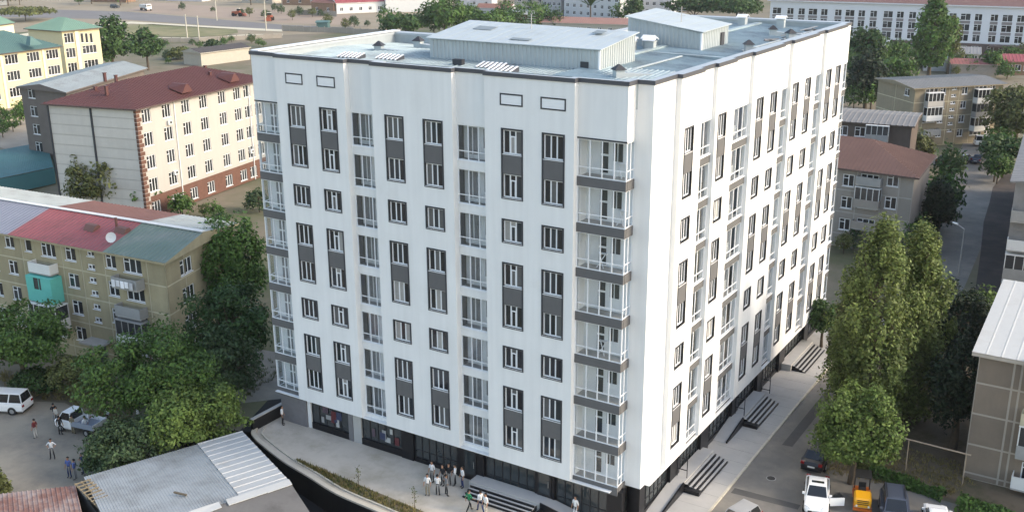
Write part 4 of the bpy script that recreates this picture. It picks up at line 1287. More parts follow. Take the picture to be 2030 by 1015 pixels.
# ---------------------------------------------------------- right hand side blocks
M_BROWNP = mat('brown_panel', (0.225, 0.18, 0.14), .92, var=.12, scale=.8, rnd=.06, streak=.06); M_BJOINT = mat('pale_panel_joint', (.42, .37, .31), .9, var=.1)
R1 = Bldg('panel_house', 'brown panel block with white sheet roof beside the hedges', (17.15, 20.1), (46, 20.1), (46, 32.2), -.13, 9.9)
us1 = [0, 2.35, 2.85, 6.4, 9.4, 12.4, 15.6, 19, 23, 28.85]; zs1 = [-.13, .35, 2.65, 5.1, 7.5, 9.9]
for k in range(1, 6):
    for r in range(4): R1.window('front', 4.7 + (k - 1) * 4.6, 1.5 + 2.45 * r, 1.9, 1.4, 3)
R1.walls(M_BROWNP, panels={'front': (us1, zs1)}, joint=M_BJOINT)
R1.gmat = M_BROWNP
WHR = mat('white_roof_sheet', (.47, .475, .46), .6, var=.08, scale=.4, dirt=((.38, .37, .34), .4, .5, .8))
A_, B_, C_, D_ = R1.corners(.45, 9.95)
q = MB(); up_ = Vector((0, 0, 1.6)); q.sheet(A_, B_, D_ + up_, 30, .018, .15); q.build('roof_sheet', WHR, R1.root)
q = MB(); q.hexa([A_ - Vector((0, 0, .3)), B_ - Vector((0, 0, .3)), C_ - Vector((0, 0, .3)), D_ - Vector((0, 0, .3)), A_ - Vector((0, 0, .03)), B_ - Vector((0, 0, .03)), C_ + up_ * .97, D_ + up_ * .97]); q.build('roof_body', M_BJOINT, R1.root)
for r in range(4):
    balcony(R1, 'front', 4.9, .5 + 2.45 * r, 3.2, 1.0, .9, [WPAN, GPAN, MATS['khaki_joint'], M_BROWNP][r], [None, WPAN, None, WPAN][r], M_CONC, 4)
    balcony(R1, 'front', 9.5, .5 + 2.45 * r, 3.2, 1.0, .9, WPAN, WPAN if r % 2 else None)

pA = G(1972, 650, 0)
R2 = Bldg('balcony_block', 'grey panel block with stacked cluttered balconies beyond the white sheet roof', (pA.x, pA.y), (pA.x + 26, pA.y + 2.5), (pA.x + 21.2, pA.y + 64), -.13, 15.2)
for r in range(5):
    for k in range(3): R2.window('front', 3.0 + 5 * k, 1.6 + 2.9 * r, 2.0, 1.5, 3)
R2.walls(mat('grey_panel_wall', (.24, .235, .23), .9, var=.15, streak=.1))
R2.gmat = MATS['grey_panel_wall']; R2.gable(mat('slate_sheet', (.20, .20, .20), .8, var=.15), 1.2, .5, 'right', .8)
for r in range(1, 5):
    for k in range(2):
        balcony(R2, 'front', 1.7 + 5 * k, -.1 + 2.9 * r, 3.4, 1.2, 1.0, [GPAN, WPAN, GPAN, WPAN][r % 4], [None, GPAN, WPAN, None][(r + k) % 4], M_CONC)

HR3 = 10.0
B = G(1813, 350, HR3); A = G(1664, 331, HR3); d_ = B - A; d_.z = 0; d_.normalize()
R3 = Bldg('panel_house', 'grey panel block with brown hipped roof by the side street', B - d_ * 24, B, G(1846, 309, HR3), -.13, HR3)
for (px, n_) in ((1682, 2), (1724, 3), (1770, 2)):
    u, z = R3.pix('front', px, 358)
    for r in range(3): R3.window('front', u, z - 2.8 * r, 1.4 if n_ == 2 else 2.2, 1.5, n_)
for du in (3.2, 6.4):
    for r in range(3): R3.window('front', R3.pix('front', 1682, 358)[0] - du, z - 2.8 * r, 1.4, 1.5, 2)
M_GP3 = mat('warm_grey_panel', (0.30, 0.275, 0.245), .92, var=.12, scale=.6, rnd=.06, streak=.08)
L3 = R3.frame('front')[1]
R3.walls(M_GP3, panels={'front': ([0, 6, 11] + [R3.pix('front', x, 350)[0] for x in (1660, 1700, 1750, 1785)] + [L3], [-.13, 1.6, 4.4, 7.2, 10.0])}, joint=mat('grey_joint', (.38, .36, .33), .9))
R3.hip(mat('rust_brown_roof', (0.155, 0.088, 0.07), .75, var=.14, scale=.5, dirt=((.25, .17, .13), .25, .55, .75)), 2.6, .6)
u = R3.pix('front', 1724, 370)[0]
for r in range(3): balcony(R3, 'front', u, z - .75 - 2.8 * r, 3.0, .9, .9, M_GP3 if r else GPAN, [None, WPAN, None][r])

HR4 = 9.0
A, B = G(1640, 238, HR4), G(1808, 250, HR4); d_ = B - A; d_.z = 0; L_ = d_.length; d_.normalize(); n_ = Vector((-d_.y, d_.x, 0))
R4 = Bldg('panel_house', 'dark panel block with flat grey roof between two taller blocks', A, B, B + n_ * 12, -.13, HR4)
for px, n__ in ((1705, 2), (1740, 4), (1670, 2)):
    u, z = R4.pix('front', px, 238 + 22)
    for r in range(3): R4.window('front', u, HR4 - 1.5 - 2.7 * r, 1.6 if n__ == 2 else 3.0, 1.5, n__)
R4.walls(mat('umber_panel', (.115, .09, .075), .9, var=.15, streak=.1)); R4.gmat = MATS['umber_panel']; R4.gable(mat('grey_felt', (.185, .18, .175), .9, var=.12, scale=.4), .5, .5, 'front', .8)
u = R4.pix('front', 1740, 260)[0]
balcony(R4, 'front', u, HR4 - 2.6, 3.4, 1.0, 1.0, GPAN, WPAN); balcony(R4, 'front', u, HR4 - 5.3, 3.4, 1.0, 1.0, GPAN)

HR5 = 10.5
A, B, C = G(1742, 156, HR5), G(1815, 175, HR5), G(1990, 166, HR5)
R5 = Bldg('panel_house', 'olive panel block with white enclosed balconies behind the parked cars', A, B, C, -.13, HR5)
for (px, py, w, n__) in ((1848, 180, 2.6, 3), (1870, 181, 1.2, 2), (1913, 180, 1.2, 2), (1945, 178, 2.6, 3), (1968, 176, 1.2, 2)):
    u, z = R5.pix('right', px, py)
    for r in range(4): R5.window('right', u, z - 2.55 * r, w, 1.35, n__)
for r in range(7):
    u, z = R5.pix('right', 1892, 178); R5.window('right', u, z + .2 - 1.27 * r, 1.0, .5, 2)
u, z = R5.pix('front', 1798, 183); R5.window('front', u, z, 1.6, 1.3, 2)
M_OLV = mat('olive_panel', (0.26, 0.22, 0.155), .92, var=.14, rnd=.08, streak=.1)
L5 = R5.frame('right')[1]; L5f = R5.frame('front')[1]
R5.walls(M_OLV, panels={'right': ([0] + [R5.pix('right', x, 185)[0] for x in (1834, 1882, 1902, 1930)] + [L5], [-.13, 2.6, 5.2, 7.8, 10.5]), 'front': ([0, L5f * .5, L5f], [-.13, 2.6, 5.2, 7.8, 10.5])}, joint=M_KJOINT)
R5.gmat = M_OLV; R5.gable(mat('weathered_slate', (.20, .195, .185), .9, var=.15, scale=.4), .6, .6, 'right', .6)
u = R5.pix('right', 1848, 200)[0]; u2 = R5.pix('right', 1943, 200)[0]
for r in range(3):
    balcony(R5, 'right', u, 7.2 - 2.55 * r, 3.2, 1.1, .95, [MATS['cream_render'], WPAN, GPAN][r], [M_FRAME, WPAN, None][r])
    balcony(R5, 'right', u2, 7.4 - 2.55 * r, 3.2, 1.3, .95, [WPAN, GPAN, WPAN][r], [WPAN, GPAN, WPAN][r])

# long white four storey building far behind
M_FARW = mat('far_white_render', (0.62, 0.63, 0.66), .9, var=.04, scale=.1); M_FARB = mat('far_brown_base', (.13, .095, .085), .9, var=.12, scale=.3)
a_, b_ = G(1522, 90, 0), G(2000, 113, 0); d_ = (b_ - a_).normalized(); n_ = Vector((-d_.y, d_.x, 0))
R6 = Bldg('institute_building', 'long white four storey building with dark brown ground floor in the distance', a_, a_ + d_ * 118, a_ + d_ * 118 + n_ * 18, -.13, HZ(1522, 2, a_))
L6 = 118; H6 = R6.z1; ch = (H6 - 3.6) / 3.35
u = 2.2; k = 0
while u < L6 - 2:
    w = 2.1 if k % 3 else 2.8
    R6.window('front', u, 1.75, w * .9, 1.7, 2)
    for r in range(3): R6.window('front', u, 4.9 + 3.05 * r, w, 2.0, 2)
    u += 3.55 if k % 4 else 4.3; k += 1
R6.walls(M_FARW)
q = MB(); F6 = R6.frame('front')[0]
wall_holes(q, lambda u, d, z: F6(u, d - .06, z), 0, L6, -.13, 3.4, [h for h in R6.holes['front'] if h[3] < 3.2], .06); q.build('ground_floor_cladding', M_FARB, R6.root)
for h in R6.holes['front']:
    if 4.5 < (h[2] + h[3]) / 2 < 5.5:
        kbox('spandrel_strip', mat('far_grey_strip', (.22, .20, .20), .9), h[0], h[1], -.02, -.001, h[3] + .1, h[3] + .95, R6); kbox('spandrel_strip', MATS['far_grey_strip'], h[0], h[1], -.02, -.001, h[3] + 3.15, h[3] + 4.0, R6)
A_, B_, C_, D_ = R6.corners(.8, H6)
q = MB(); q.prism([(p.x, p.y) for p in (A_, B_, C_, D_)], H6 - R6.z0, H6 - R6.z0 + .35); q.build('cornice', M_FARW, R6.root)
m0, m1 = (A_ + D_) / 2 + Vector((4, 0, 3)), (B_ + C_) / 2 + Vector((-4, 0, 3))
q = MB(); e = Vector((0, 0, .36)); q.face([A_ + e, B_ + e, m1 + e, m0 + e]); q.face([B_ + e, C_ + e, m1 + e]); q.face([C_ + e, D_ + e, m0 + e, m1 + e]); q.face([D_ + e, A_ + e, m0 + e]); q.build('roof', mat('far_brown_roof', (.16, .09, .08), .8, var=.1), R6.root)
kbox('entrance_canopy', M_FARB, 66, 74, -3.5, -.05, 2.8, 3.3, R6)

# small houses and sheds in the background
def house(name, label, px0, py0, px1, py1, depth, h, mw, mr, rise, wins=0, cat='house', hip=False):
    a, b = G(px0, py0, 0), G(px1, py1, 0); d = (b - a).normalized(); n = Vector((-d.y, d.x, 0))
    H = Bldg(name, label, a, b, b + n * depth, -.13, h, cat)
    L = (b - a).length
    for k in range(wins):
        zz = 1.8
        while zz < h - .8:
            H.window('front', L * (k + .5) / wins, zz, 1.5, 1.5, 2); zz += 3.0
    H.walls(mw); H.gmat = mw
    if hip: H.hip(mr, rise, .4, seam=1.5)
    else: H.gable(mr, rise, .4, 'front', .8)
    return H
house('house', 'low white house with dark red roof beyond the earthworks', 668, 28, 762, 24, 10, 4.5, WPAN, mat('far_red_roof', (.28, .07, .08), .7, var=.1), 3, 5)
house('warehouse', 'long white warehouse wall beyond the roof line of the new building', 765, 25, 862, 23, 14, 6.5, WPAN, PGR, 1.0, 0, 'warehouse')
house('brick_gatehouse', 'small brown brick gatehouse beside the low white house', 618, 26, 662, 28, 6, 4.5, mat('far_brick', (.24, .15, .10), .9, var=.2), RBR, 1.2, 2)
house('apartment_block', 'pale five storey apartment block far behind the metal roof shed', 1118, 33, 1228, 41, 14, 17, mat('far_pale_wall', (.52, .52, .53), .9, var=.05), MATS['grey_felt'], .8, 8, 'building')
house('apartment_block', 'grey apartment block half hidden beside the spiky tree', 1075, 30, 1112, 32, 14, 15, mat('far_grey_wall', (.36, .36, .37), .9, var=.08), MATS['grey_felt'], .8, 4, 'building')
house('apartment_block', 'pale apartment block between dark trees behind the stair shed', 1262, 30, 1330, 32, 14, 13, MATS['far_pale_wall'], MATS['grey_felt'], .8, 5, 'building')
house('row_house', 'long low house with faded pink sheet roof behind the new building', 1075, 66, 1262, 72, 9, 3.8, mat('far_cream', (.42, .39, .33), .9, var=.1), mat('faded_pink_roof', (.30, .17, .14), .8, var=.15, scale=.3), 1.8, 9)
house('shed', 'dark green metal shed at the edge of the earthworks', 628, 62, 650, 62, 4, 3.2, GRS, GRS, .5, 0, 'shed')
house('shed', 'long pale shed with low roof at the top left edge', -60, 14, 14, 10, 8, 4, WPAN, PGR, 1, 0, 'shed')
house('garage_row', 'row of garages with faded red roofs before the long white building', 1885, 150, 1975, 152, 8, 3.0, mat('garage_wall', (.3, .27, .24), .9, var=.15), mat('faded_red_roof', (.26, .10, .09), .8, var=.2, scale=.4), 1.0, 0, 'garage')
house('kiosk', 'small kiosk with pale roof under the trees', 1742, 118, 1775, 120, 5, 3.2, MATS['garage_wall'], WPAN, .6, 0, 'kiosk')
house('outhouse', 'low house with dark felt roof behind the cream building', 400, 131, 496, 118, 8, 3.6, MATS['far_cream'], mat('dark_felt', (.075, .068, .068), .9, var=.15), 1.0, 0)

# ---------------------------------------------------------- sheds in the foreground
zE, zR = 1.0, 2.1
E0, E1 = G(166, 945, zE), G(480, 855, zE)
R0_, R1_ = G(300, 1014, zR), G(575, 955, zR)
sh = thing('metal_roof_shed', 'long shed with pale ribbed metal roof beside the plaza wall', 'shed', (E1.x, E1.y, -1.9))
o_ = Vector(sh.location)
dE = (E1 - E0); R0b = R1_ - dE
M_PALE = mat('pale_shed_sheet', (0.41, 0.42, 0.415), .6, metal=.1, var=.12, scale=.5, dirt=((.27, .265, .25), .4, .46, .72))
M_WHSH = mat('white_shed_sheet', (0.46, 0.47, 0.465), .6, var=.1, scale=.5, dirt=((.37, .36, .34), .5, .5, .75))
fS = .70
Em, Rm = E0.lerp(E1, fS), R0b.lerp(R1_, fS)
q = MB(); q.sheet(E0 - o_, Em - o_, R0b - o_, 44, .035); q.build('roof_sheet', M_PALE, sh)
up3 = Vector((0, 0, .05))
q = MB(); q.sheet(R1_ - o_ + up3, E1 - o_ + up3, Rm - o_ + up3, 12, .05, .2); q.build('roof_sheet', M_WHSH, sh)
# front slope: dark felt
X0, X1 = R0b + (R0b - E0) * .75 + Vector((0, 0, -1.7)), R1_ + (R1_ - E1) * .75 + Vector((0, 0, -1.7))
q = MB(); q.face([R0b - o_, R1_ - o_, X1 - o_, X0 - o_]); q.build('felt_slope', mat('shed_felt', (.15, .145, .14), .95, var=.16, scale=.5, dirt=((.09, .085, .08), .4, .5, .75)), sh)
# torn ridge flashing in pieces
seg = [(0.0, .18, 0), (.19, .40, .05), (.41, .58, .3), (.62, .85, 0), (.85, 1.0, .02)]
for (a, b, dz) in seg:
    p, r_ = R0b.lerp(R1_, a) - o_, R0b.lerp(R1_, b) - o_
    n_ = (E1 - R1_); n_.z = 0; n_.normalize()
    q = MB(); q.hexa([p - n_ * .5 + Vector((0, 0, .02 - dz * .3)), r_ - n_ * .45 + Vector((0, 0, .02)), r_ + n_ * .25 + Vector((0, 0, .02)), p + n_ * .25 + Vector((0, 0, .02)), p - n_ * .5 + Vector((0, 0, .06 - dz * .3)), r_ - n_ * .45 + Vector((0, 0, .06)), r_ + n_ * .2 + Vector((0, 0, .14)), p + n_ * .2 + Vector((0, 0, .14))])
    q.build('ridge_flashing', M_WHSH, sh)
q = MB()
zg = -1.9
for (p, r_) in ((E1, R1_), (R1_, X1)):
    q.face([Vector((p.x, p.y, zg)) - o_, Vector((r_.x, r_.y, zg)) - o_, r_ - o_ - Vector((0, 0, .03)), p - o_ - Vector((0, 0, .03))])
q.face([Vector((E0.x, E0.y, zg)) - o_, Vector((E1.x, E1.y, zg)) - o_, E1 - o_ - Vector((0, 0, .03)), E0 - o_ - Vector((0, 0, .03))])
q.face([Vector((E0.x, E0.y, zg)) - o_, Vector((X0.x, X0.y, zg)) - o_, X0 - o_ - Vector((0, 0, .03)), R0b - o_ - Vector((0, 0, .03)), E0 - o_ - Vector((0, 0, .03))])
q.face([Vector((X0.x, X0.y, zg)) - o_, Vector((X1.x, X1.y, zg)) - o_, X1 - o_ - Vector((0, 0, .03)), X0 - o_ - Vector((0, 0, .03))])
q.build('wall', mat('shed_wall', (.07, .065, .06), .9, var=.2), sh)
q = MB(); p = G(345, 975, 2.0) - o_; q.bar(p, p + Vector((1.0, .2, -.02)), .14, .1); q.build('loose_plank', M_SOIL, sh)
# narrow ladder-like timber rack along the gable
ra, rb = G(148, 957, 1.2), G(210, 1020, 1.5)
rk = thing('timber_rack', 'weathered timber rack of slats between the rusty and the metal roof', 'rack', (ra.x, ra.y, ra.z - .05))
wood = mat('weathered_wood', (.24, .19, .12), .9, var=.25, scale=2)
d_ = (rb - ra).normalized(); s_ = Vector((-d_.y, d_.x, 0)).normalized()
for k in range(3):
    q = MB(); q.bar(s_ * (.45 * k), (rb - ra) + s_ * (.45 * k), .09, .09); q.build('rail', wood, rk)
for k in range(11):
    c = (rb - ra) * (k + .5) / 11
    q = MB(); q.bar(c - s_ * .1 + Vector((0, 0, .08)), c + s_ * 1.05 + Vector((0, 0, .08 + random.uniform(0, .05))), .11, .05); q.build('slat', wood, rk)
# rusty roof
c0, c1, c2, c3 = G(-60, 985, .8), G(150, 962, .8), G(205, 1030, 1.5), G(-60, 1075, 1.5)
rr_ = thing('rusty_roof_shed', 'low shed with a rusty red sheet roof at the yard edge', 'shed', (c1.x, c1.y, -1.9))
o_ = Vector(rr_.location)
q = MB(); q.sheet(c0 - o_, c1 - o_, c3 - o_, 22, .05); q.build('roof_sheet', mat('rusty_sheet', (.24, .125, .10), .9, var=.3, scale=.9, dirt=((.36, .28, .25), .5, .44, .62)), rr_)
q = MB()
for (p, r_) in ((c0, c1), (c1, c2), (c2, c3), (c3, c0)):
    q.face([Vector((p.x, p.y, -1.9)) - o_, Vector((r_.x, r_.y, -1.9)) - o_, r_ - o_ - Vector((0, 0, .02)), p - o_ - Vector((0, 0, .02))])
q.build('wall', MATS['shed_wall'], rr_)

# ---------------------------------------------------------- the low town beyond: small houses and sheds
RFS = [(mat('town_roof_grey', (.22, .22, .22), .8, var=.15, scale=.3), 'grey'), (mat('town_roof_rust', (.22, .11, .085), .8, var=.18, scale=.3), 'rusty'), (MATS['pale_grey_roof_sheet'], 'pale'), (mat('town_roof_green', (.10, .16, .13), .8, var=.15, scale=.3), 'green'), (MATS['far_red_roof'], 'dark red')]
WLS = [(MATS['far_cream'], 'cream'), (MATS['far_pale_wall'], 'whitewashed'), (MATS['far_brick'], 'brick')]
TOWN = [(880, 44, 60, 3.5, 'behind the tall green tree'), (945, 38, 66, 4.5, 'beside the far tree row'), (1010, 46, 56, 3.4, 'left of the grey apartment block'), (1020, 22, 60, 6, 'in the distance past the grey block'), (905, 14, 70, 6, 'far beyond the warehouse'), (1330, 20, 60, 5, 'behind the dark tree row'), (1430, 14, 70, 6, 'left of the long white building'),
        (800, 6, 60, 5, 'past the white warehouse'), (560, 10, 70, 5, 'past the brick gatehouse'), (480, 6, 60, 4.5, 'beyond the loaders'), (330, 2, 70, 5, 'beyond the tipper lorry'), (180, 4, 70, 5, 'at the far end of the road'),
        (1720, 112, 40, 3.0, 'under the trees by the new building'), (1830, 140, 46, 3.2, 'below the slender poplar'), (1990, 148, 52, 3.4, 'at the edge of the forecourt'), (1900, 128, 40, 3.0, 'amid the scrub of the forecourt'), (1690, 200, 40, 3.0, 'in the thicket beside the flat roofed block')]
for i, (px, py, w, h, where) in enumerate(TOWN):
    (mr, rn), (mw, wn) = RFS[i % 5], WLS[i % 3]
    house('town_house', '%s house with %s roof %s' % (wn, rn, where), px, py, px + w, py + 1.5, 8, h, mw, mr, 1.5, 3 if h > 3.2 else 2)
# ================================================================== vegetation
def leafmat(name, c):
    return mat(name, c, .6, var=.22, scale=.35, island=.45, rnd=.10, spec=.25, trans=.22)
LEAF = dict(dark=leafmat('leaf_dark', (.044, .088, .025)), mid=leafmat('leaf_mid', (.068, .130, .029)), light=leafmat('leaf_light', (.10, .15, .036)),
            yellow=leafmat('leaf_yellow', (.125, .185, .045)), grey=leafmat('leaf_grey', (.06, .098, .042)), olive=leafmat('leaf_olive', (.11, .125, .042)),
            poplar=leafmat('leaf_poplar', (.115, .148, .042)), deep=leafmat('leaf_deep', (.020, .036, .017)))  # deep holds the shade over the garden trees in its leaf colour
M_BARK = mat('bark', (.09, .07, .05), .95, var=.3, scale=4, bump=.4)

def leaf_mesh(name, centres, outward, size, m, flat=0.0):
    """one small quad for each leaf centre"""
    n = len(centres)
    nr = RNG.normal(size=(n, 3)) * .75 + outward + np.array([0, 0, .45])
    nr /= np.linalg.norm(nr, axis=1)[:, None] + 1e-9
    t = np.cross(nr, RNG.normal(size=(n, 3))); t /= np.linalg.norm(t, axis=1)[:, None] + 1e-9
    b = np.cross(nr, t)
    s = size * RNG.uniform(.6, 1.35, (n, 1))
    l = s * RNG.uniform(.9, 1.5, (n, 1))
    v = np.empty((n, 4, 3))
    v[:, 0] = centres - t * l * .6; v[:, 1] = centres + b * s * .42 - t * l * .05 + nr * s * .08
    v[:, 2] = centres + t * l * .6; v[:, 3] = centres - b * s * .42 - t * l * .05 + nr * s * .08
    me = bpy.data.meshes.new(name)
    me.vertices.add(n * 4); me.loops.add(n * 4); me.polygons.add(n)
    me.vertices.foreach_set('co', v.astype(np.float32).ravel())
    me.loops.foreach_set('vertex_index', np.arange(n * 4, dtype=np.int32))
    me.polygons.foreach_set('loop_start', np.arange(0, n * 4, 4, dtype=np.int32))
    me.polygons.foreach_set('loop_total', np.full(n, 4, dtype=np.int32))
    me.materials.append(m)
    me.update(calc_edges=True)
    return me

def crown_points(n, rx, rz, kind):
    """leaf centres in an uneven crown; z from -rz to rz"""
    nc = 120 if kind != 'column' else 260
    u = RNG.normal(size=(nc, 3)); u /= np.linalg.norm(u, axis=1)[:, None]
    rad = RNG.uniform(.45, 1.0, nc) ** .6
    c = u * rad[:, None]
    if kind == 'column':
        zz = RNG.uniform(-1, .98, nc); prof = np.clip(np.where(zz < -.55, .62 + (zz + 1) * .8, np.sqrt(np.clip(1 - ((zz + .45) / 1.5) ** 2, .02, 1))), .12, 1)
        a = RNG.uniform(0, 2 * math.pi, nc); q = RNG.uniform(.2, 1.0, nc) ** .7
        prof = prof * (1 + .16 * np.sin(a * 3 + zz * 5) + .10 * np.sin(a * 2 - zz * 11)) * np.where(zz > .3, 1 - (zz - .3) * .38, 1)
        c = np.stack([np.cos(a) * q * prof, np.sin(a) * q * prof, zz], 1)
    elif kind == 'bush':
        c[:, 2] = np.abs(c[:, 2]) * 1.6 - .9
    elif kind == 'broad':
        c[:, 2] = np.where(c[:, 2] < -.35, c[:, 2] * .6, c[:, 2])
        c *= (1 + .22 * np.sin(3.1 * np.arctan2(c[:, 1], c[:, 0]) + RNG.uniform(0, 6)))[:, None]
    w = RNG.uniform(.5, 1.5, nc); w /= w.sum()
    idx = RNG.choice(nc, n, p=w)
    sp = RNG.uniform(.12, .30, nc)
    g = RNG.normal(size=(n, 3)); g /= np.linalg.norm(g, axis=1)[:, None]; g *= RNG.uniform(.2, 1.15, (n, 1)) ** .5
    if kind == 'column':
        g = g * np.array([.72, .72, .85])
        p = c[idx] + g * sp[idx][:, None] * np.array([1.4, 1.4, .9])
    else:
        p = c[idx] + g * sp[idx][:, None] * 1.25
    out = p / (np.linalg.norm(p, axis=1)[:, None] + 1e-6) * .6 + g * .9
    return p * np.array([rx, rx, rz]), out, c * np.array([rx, rx, rz])

def tree(label, base, bbox, kind='broad', leaf='mid', cat='tree', name=None, dens=.42, group=None, xy=None, lsize=5.0):
    x0, y0, x1, y1 = bbox
    cx = (x0 + x1) / 2
    if xy is None:
        p = onG(cx + (base[0] - cx) * .3, base[1]); xy = (p.x, p.y)
    zg = gz(*xy)
    pm = PXM(xy, 4)
    rx = (x1 - x0) / 2 / pm
    zt = HZ(cx, y0, xy) - .35 * rx * .4; zb = max(HZ(cx, y1, xy) + .25 * rx, zg + .15)
    if zt < zb + .6: zt = zb + .6
    rz = (zt - zb) / 2; zc = (zt + zb) / 2
    nm = name or {'column': 'poplar_tree', 'bush': 'shrub'}.get(kind, 'tree')
    t = thing(nm, label, cat, (xy[0], xy[1], zg), 0, group)
    n = int(min(26000, max(700, (x1 - x0) * (y1 - y0) * dens)))
    size = min(.95, max(.16, lsize / pm))
    P, out, C = crown_points(n, rx * .92, rz * .95, kind)
    P[:, 2] += zc - zg
    P[:, 2] = np.maximum(P[:, 2], .08)
    OB('crown', leaf_mesh('crown', P, out, size, LEAF[leaf]), t)
    q = MB()
    r0 = max(.07, .045 * (zt - zg) * (.6 if kind == 'column' else .8))
    hgt = zc - zg + (rz * .5 if kind != 'bush' else 0)
    pts = [Vector((0, 0, -.1))]
    for k in range(1, 6):
        pts.append(Vector((random.uniform(-.05, .05) * rx * k * .4, random.uniform(-.05, .05) * rx * k * .4, hgt * k / 5)))
    for k in range(5):
        q.tube(pts[k], pts[k + 1], r0 * (1 - .16 * k), r0 * (1 - .16 * (k + 1)), 7, cap=False)
    for k in range(7):
        e = Vector(C[RNG.integers(len(C))]) + Vector((0, 0, zc - zg)); s_ = pts[2 + k % 3]
        e.z = max(e.z, s_.z * .8)
        mid = s_.lerp(e, .5) + Vector((0, 0, .12 * rz))
        q.tube(s_, mid, r0 * .42, r0 * .28, 5, cap=False); q.tube(mid, e, r0 * .28, r0 * .1, 5, cap=False)
    q.build('trunk', M_BARK, t)
    return t

GT = 'trees between the khaki block and the new building'
tree('dark broad tree against the end wall of the khaki block', (468, 680), (398, 412, 537, 640), leaf='mid', group=GT)
tree('tree in deep shade close to the left end of the new building', (470, 765), (375, 555, 550, 760), leaf='dark', group=GT)
tree('shadowed tree behind the broad green tree by the yard', (455, 800), (390, 645, 510, 810), leaf='grey', group=GT)
tree('broad green tree in front of the khaki block entrance', (312, 850), (188, 640, 442, 840), leaf='mid', group=GT)
tree('light yellow green tree just behind the metal roofed shed', (385, 905), (280, 748, 494, 905), leaf='yellow', group=GT)
tree('dense green tree beside the white minivan and khaki block', (60, 770), (-55, 592, 152, 750), leaf='mid')
tree('olive shrub on the bank behind the white pickup', (150, 785), (95, 690, 210, 772), 'bush', 'olive', 'shrub')
tree('low dark shrub on the bank beside the white minivan', (80, 780), (20, 715, 130, 778), 'bush', 'dark', 'shrub')
tree('dark grey green shrub between the pickup and the shed roof', (255, 940), (172, 812, 345, 925), 'bush', 'grey', 'shrub')
tree('bushy green shrub hiding the people behind the shed', (215, 935), (170, 850, 270, 930), 'bush', 'mid', 'shrub')
tree('sprawling green tree by the end wall of the cream building', (205, 425), (146, 302, 268, 420), leaf='olive')
tree('dark green tree at the corner of the cream building', (292, 425), (244, 345, 332, 420), leaf='mid')
tree('tall dark tree beside the yellow school stair block', (228, 158), (188, 34, 268, 138), leaf='dark')
tree('rounded dark tree to the right of the school', (294, 140), (260, 56, 328, 130), leaf='dark')
for i, (bb, lf, lab) in enumerate((((832, -6, 932, 70), 'mid', 'tall green tree rising behind the roof of the new building'), ((762, 22, 850, 72), 'dark', 'dark spreading tree beside the pale warehouse'), ((925, 16, 1012, 66), 'mid', 'green tree behind the ridge of the metal roof shed'))):
    tree(lab, ((bb[0] + bb[2]) / 2, bb[3] + 12), bb, leaf=lf)
tree('leafy bank of shrubs at the far end of the road', (50, 42), (-10, 4, 112, 42), 'bush', 'olive', 'shrub')
for (bb, lf, lab) in (((1325, -14, 1425, 40), 'dark', 'dark tree behind the stair shed on the roof'), ((1400, -14, 1515, 44), 'dark', 'dense dark tree left of the long white building'), ((1238, -10, 1275, 40), 'dark', 'narrow dark tree beside the pale far block')):
    tree(lab, ((bb[0] + bb[2]) / 2, bb[3] + 14), bb, leaf=lf)
tree('tall slender poplar in front of the long white building', (1838, 165), (1796, -6, 1884, 140), 'column', 'mid')
tree('leaning small tree beside the slender poplar', (1870, 150), (1862, 30, 1900, 110), 'column', 'olive')
tree('dark tree above the kiosk behind the new building', (1715, 140), (1680, 48, 1752, 140), leaf='dark')
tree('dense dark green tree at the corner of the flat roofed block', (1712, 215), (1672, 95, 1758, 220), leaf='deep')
tree('green tree beside the flat roofed block', (1770, 200), (1735, 105, 1805, 190), leaf='mid')
tree('reddish brown shrub between the two panel blocks', (1812, 330), (1785, 262, 1850, 335), leaf='olive')
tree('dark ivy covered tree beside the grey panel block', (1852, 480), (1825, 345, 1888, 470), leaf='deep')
tree('wide olive tree at the right edge behind the olive block', (2000, 300), (1955, 160, 2075, 295), leaf='olive')
tree('dark tree beside the parked cars at the end of the side street', (1975, 335), (1935, 262, 2030, 330), leaf='dark')
tree('tall poplar with dense yellow green foliage beside the pavement', (1712, 872), (1622, 424, 1788, 862), 'column', 'poplar', dens=.62)
tree('second tall poplar set back from the pavement', (1790, 830), (1728, 444, 1864, 835), 'column', 'poplar', dens=.62)
tree('leaning poplar shoot between the poplars and the street', (1668, 800), (1632, 540, 1720, 780), 'column', 'olive', dens=.55)
tree('bright green bushy tree next to the dark car', (1694, 958), (1604, 756, 1762, 948), leaf='light', dens=.6)
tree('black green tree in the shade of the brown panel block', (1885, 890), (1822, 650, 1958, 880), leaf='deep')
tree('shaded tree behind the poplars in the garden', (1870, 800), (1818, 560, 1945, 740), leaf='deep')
tree('low bush with pale sunlit top beside the side lane', (1935, 690), (1885, 572, 1990, 660), leaf='yellow')
tree('small dark tree near the far end of the sunny facade', (1628, 690), (1588, 590, 1668, 672), leaf='dark')
tree('sparse shrub at the left corner of the yard', (0, 1000), (-40, 905, 22, 1000), 'bush', 'olive', 'shrub')
tree('small shrub beside the green field', (420, 112), (405, 72, 450, 108), 'bush', 'grey', 'shrub')
tree('scrubby bush behind the cream building roof', (352, 118), (330, 88, 380, 120), 'bush', 'olive', 'shrub')
tree('round tree on the forecourt of the long white building', (1960, 150), (1940, 95, 1985, 145), leaf='mid')
tree('grey green tree by the kiosk and the long building', (1775, 120), (1750, 78, 1800, 120), leaf='grey')
for (px, py, lf) in ((1620, 945, 'olive'), (1655, 958, 'light')):
    pass

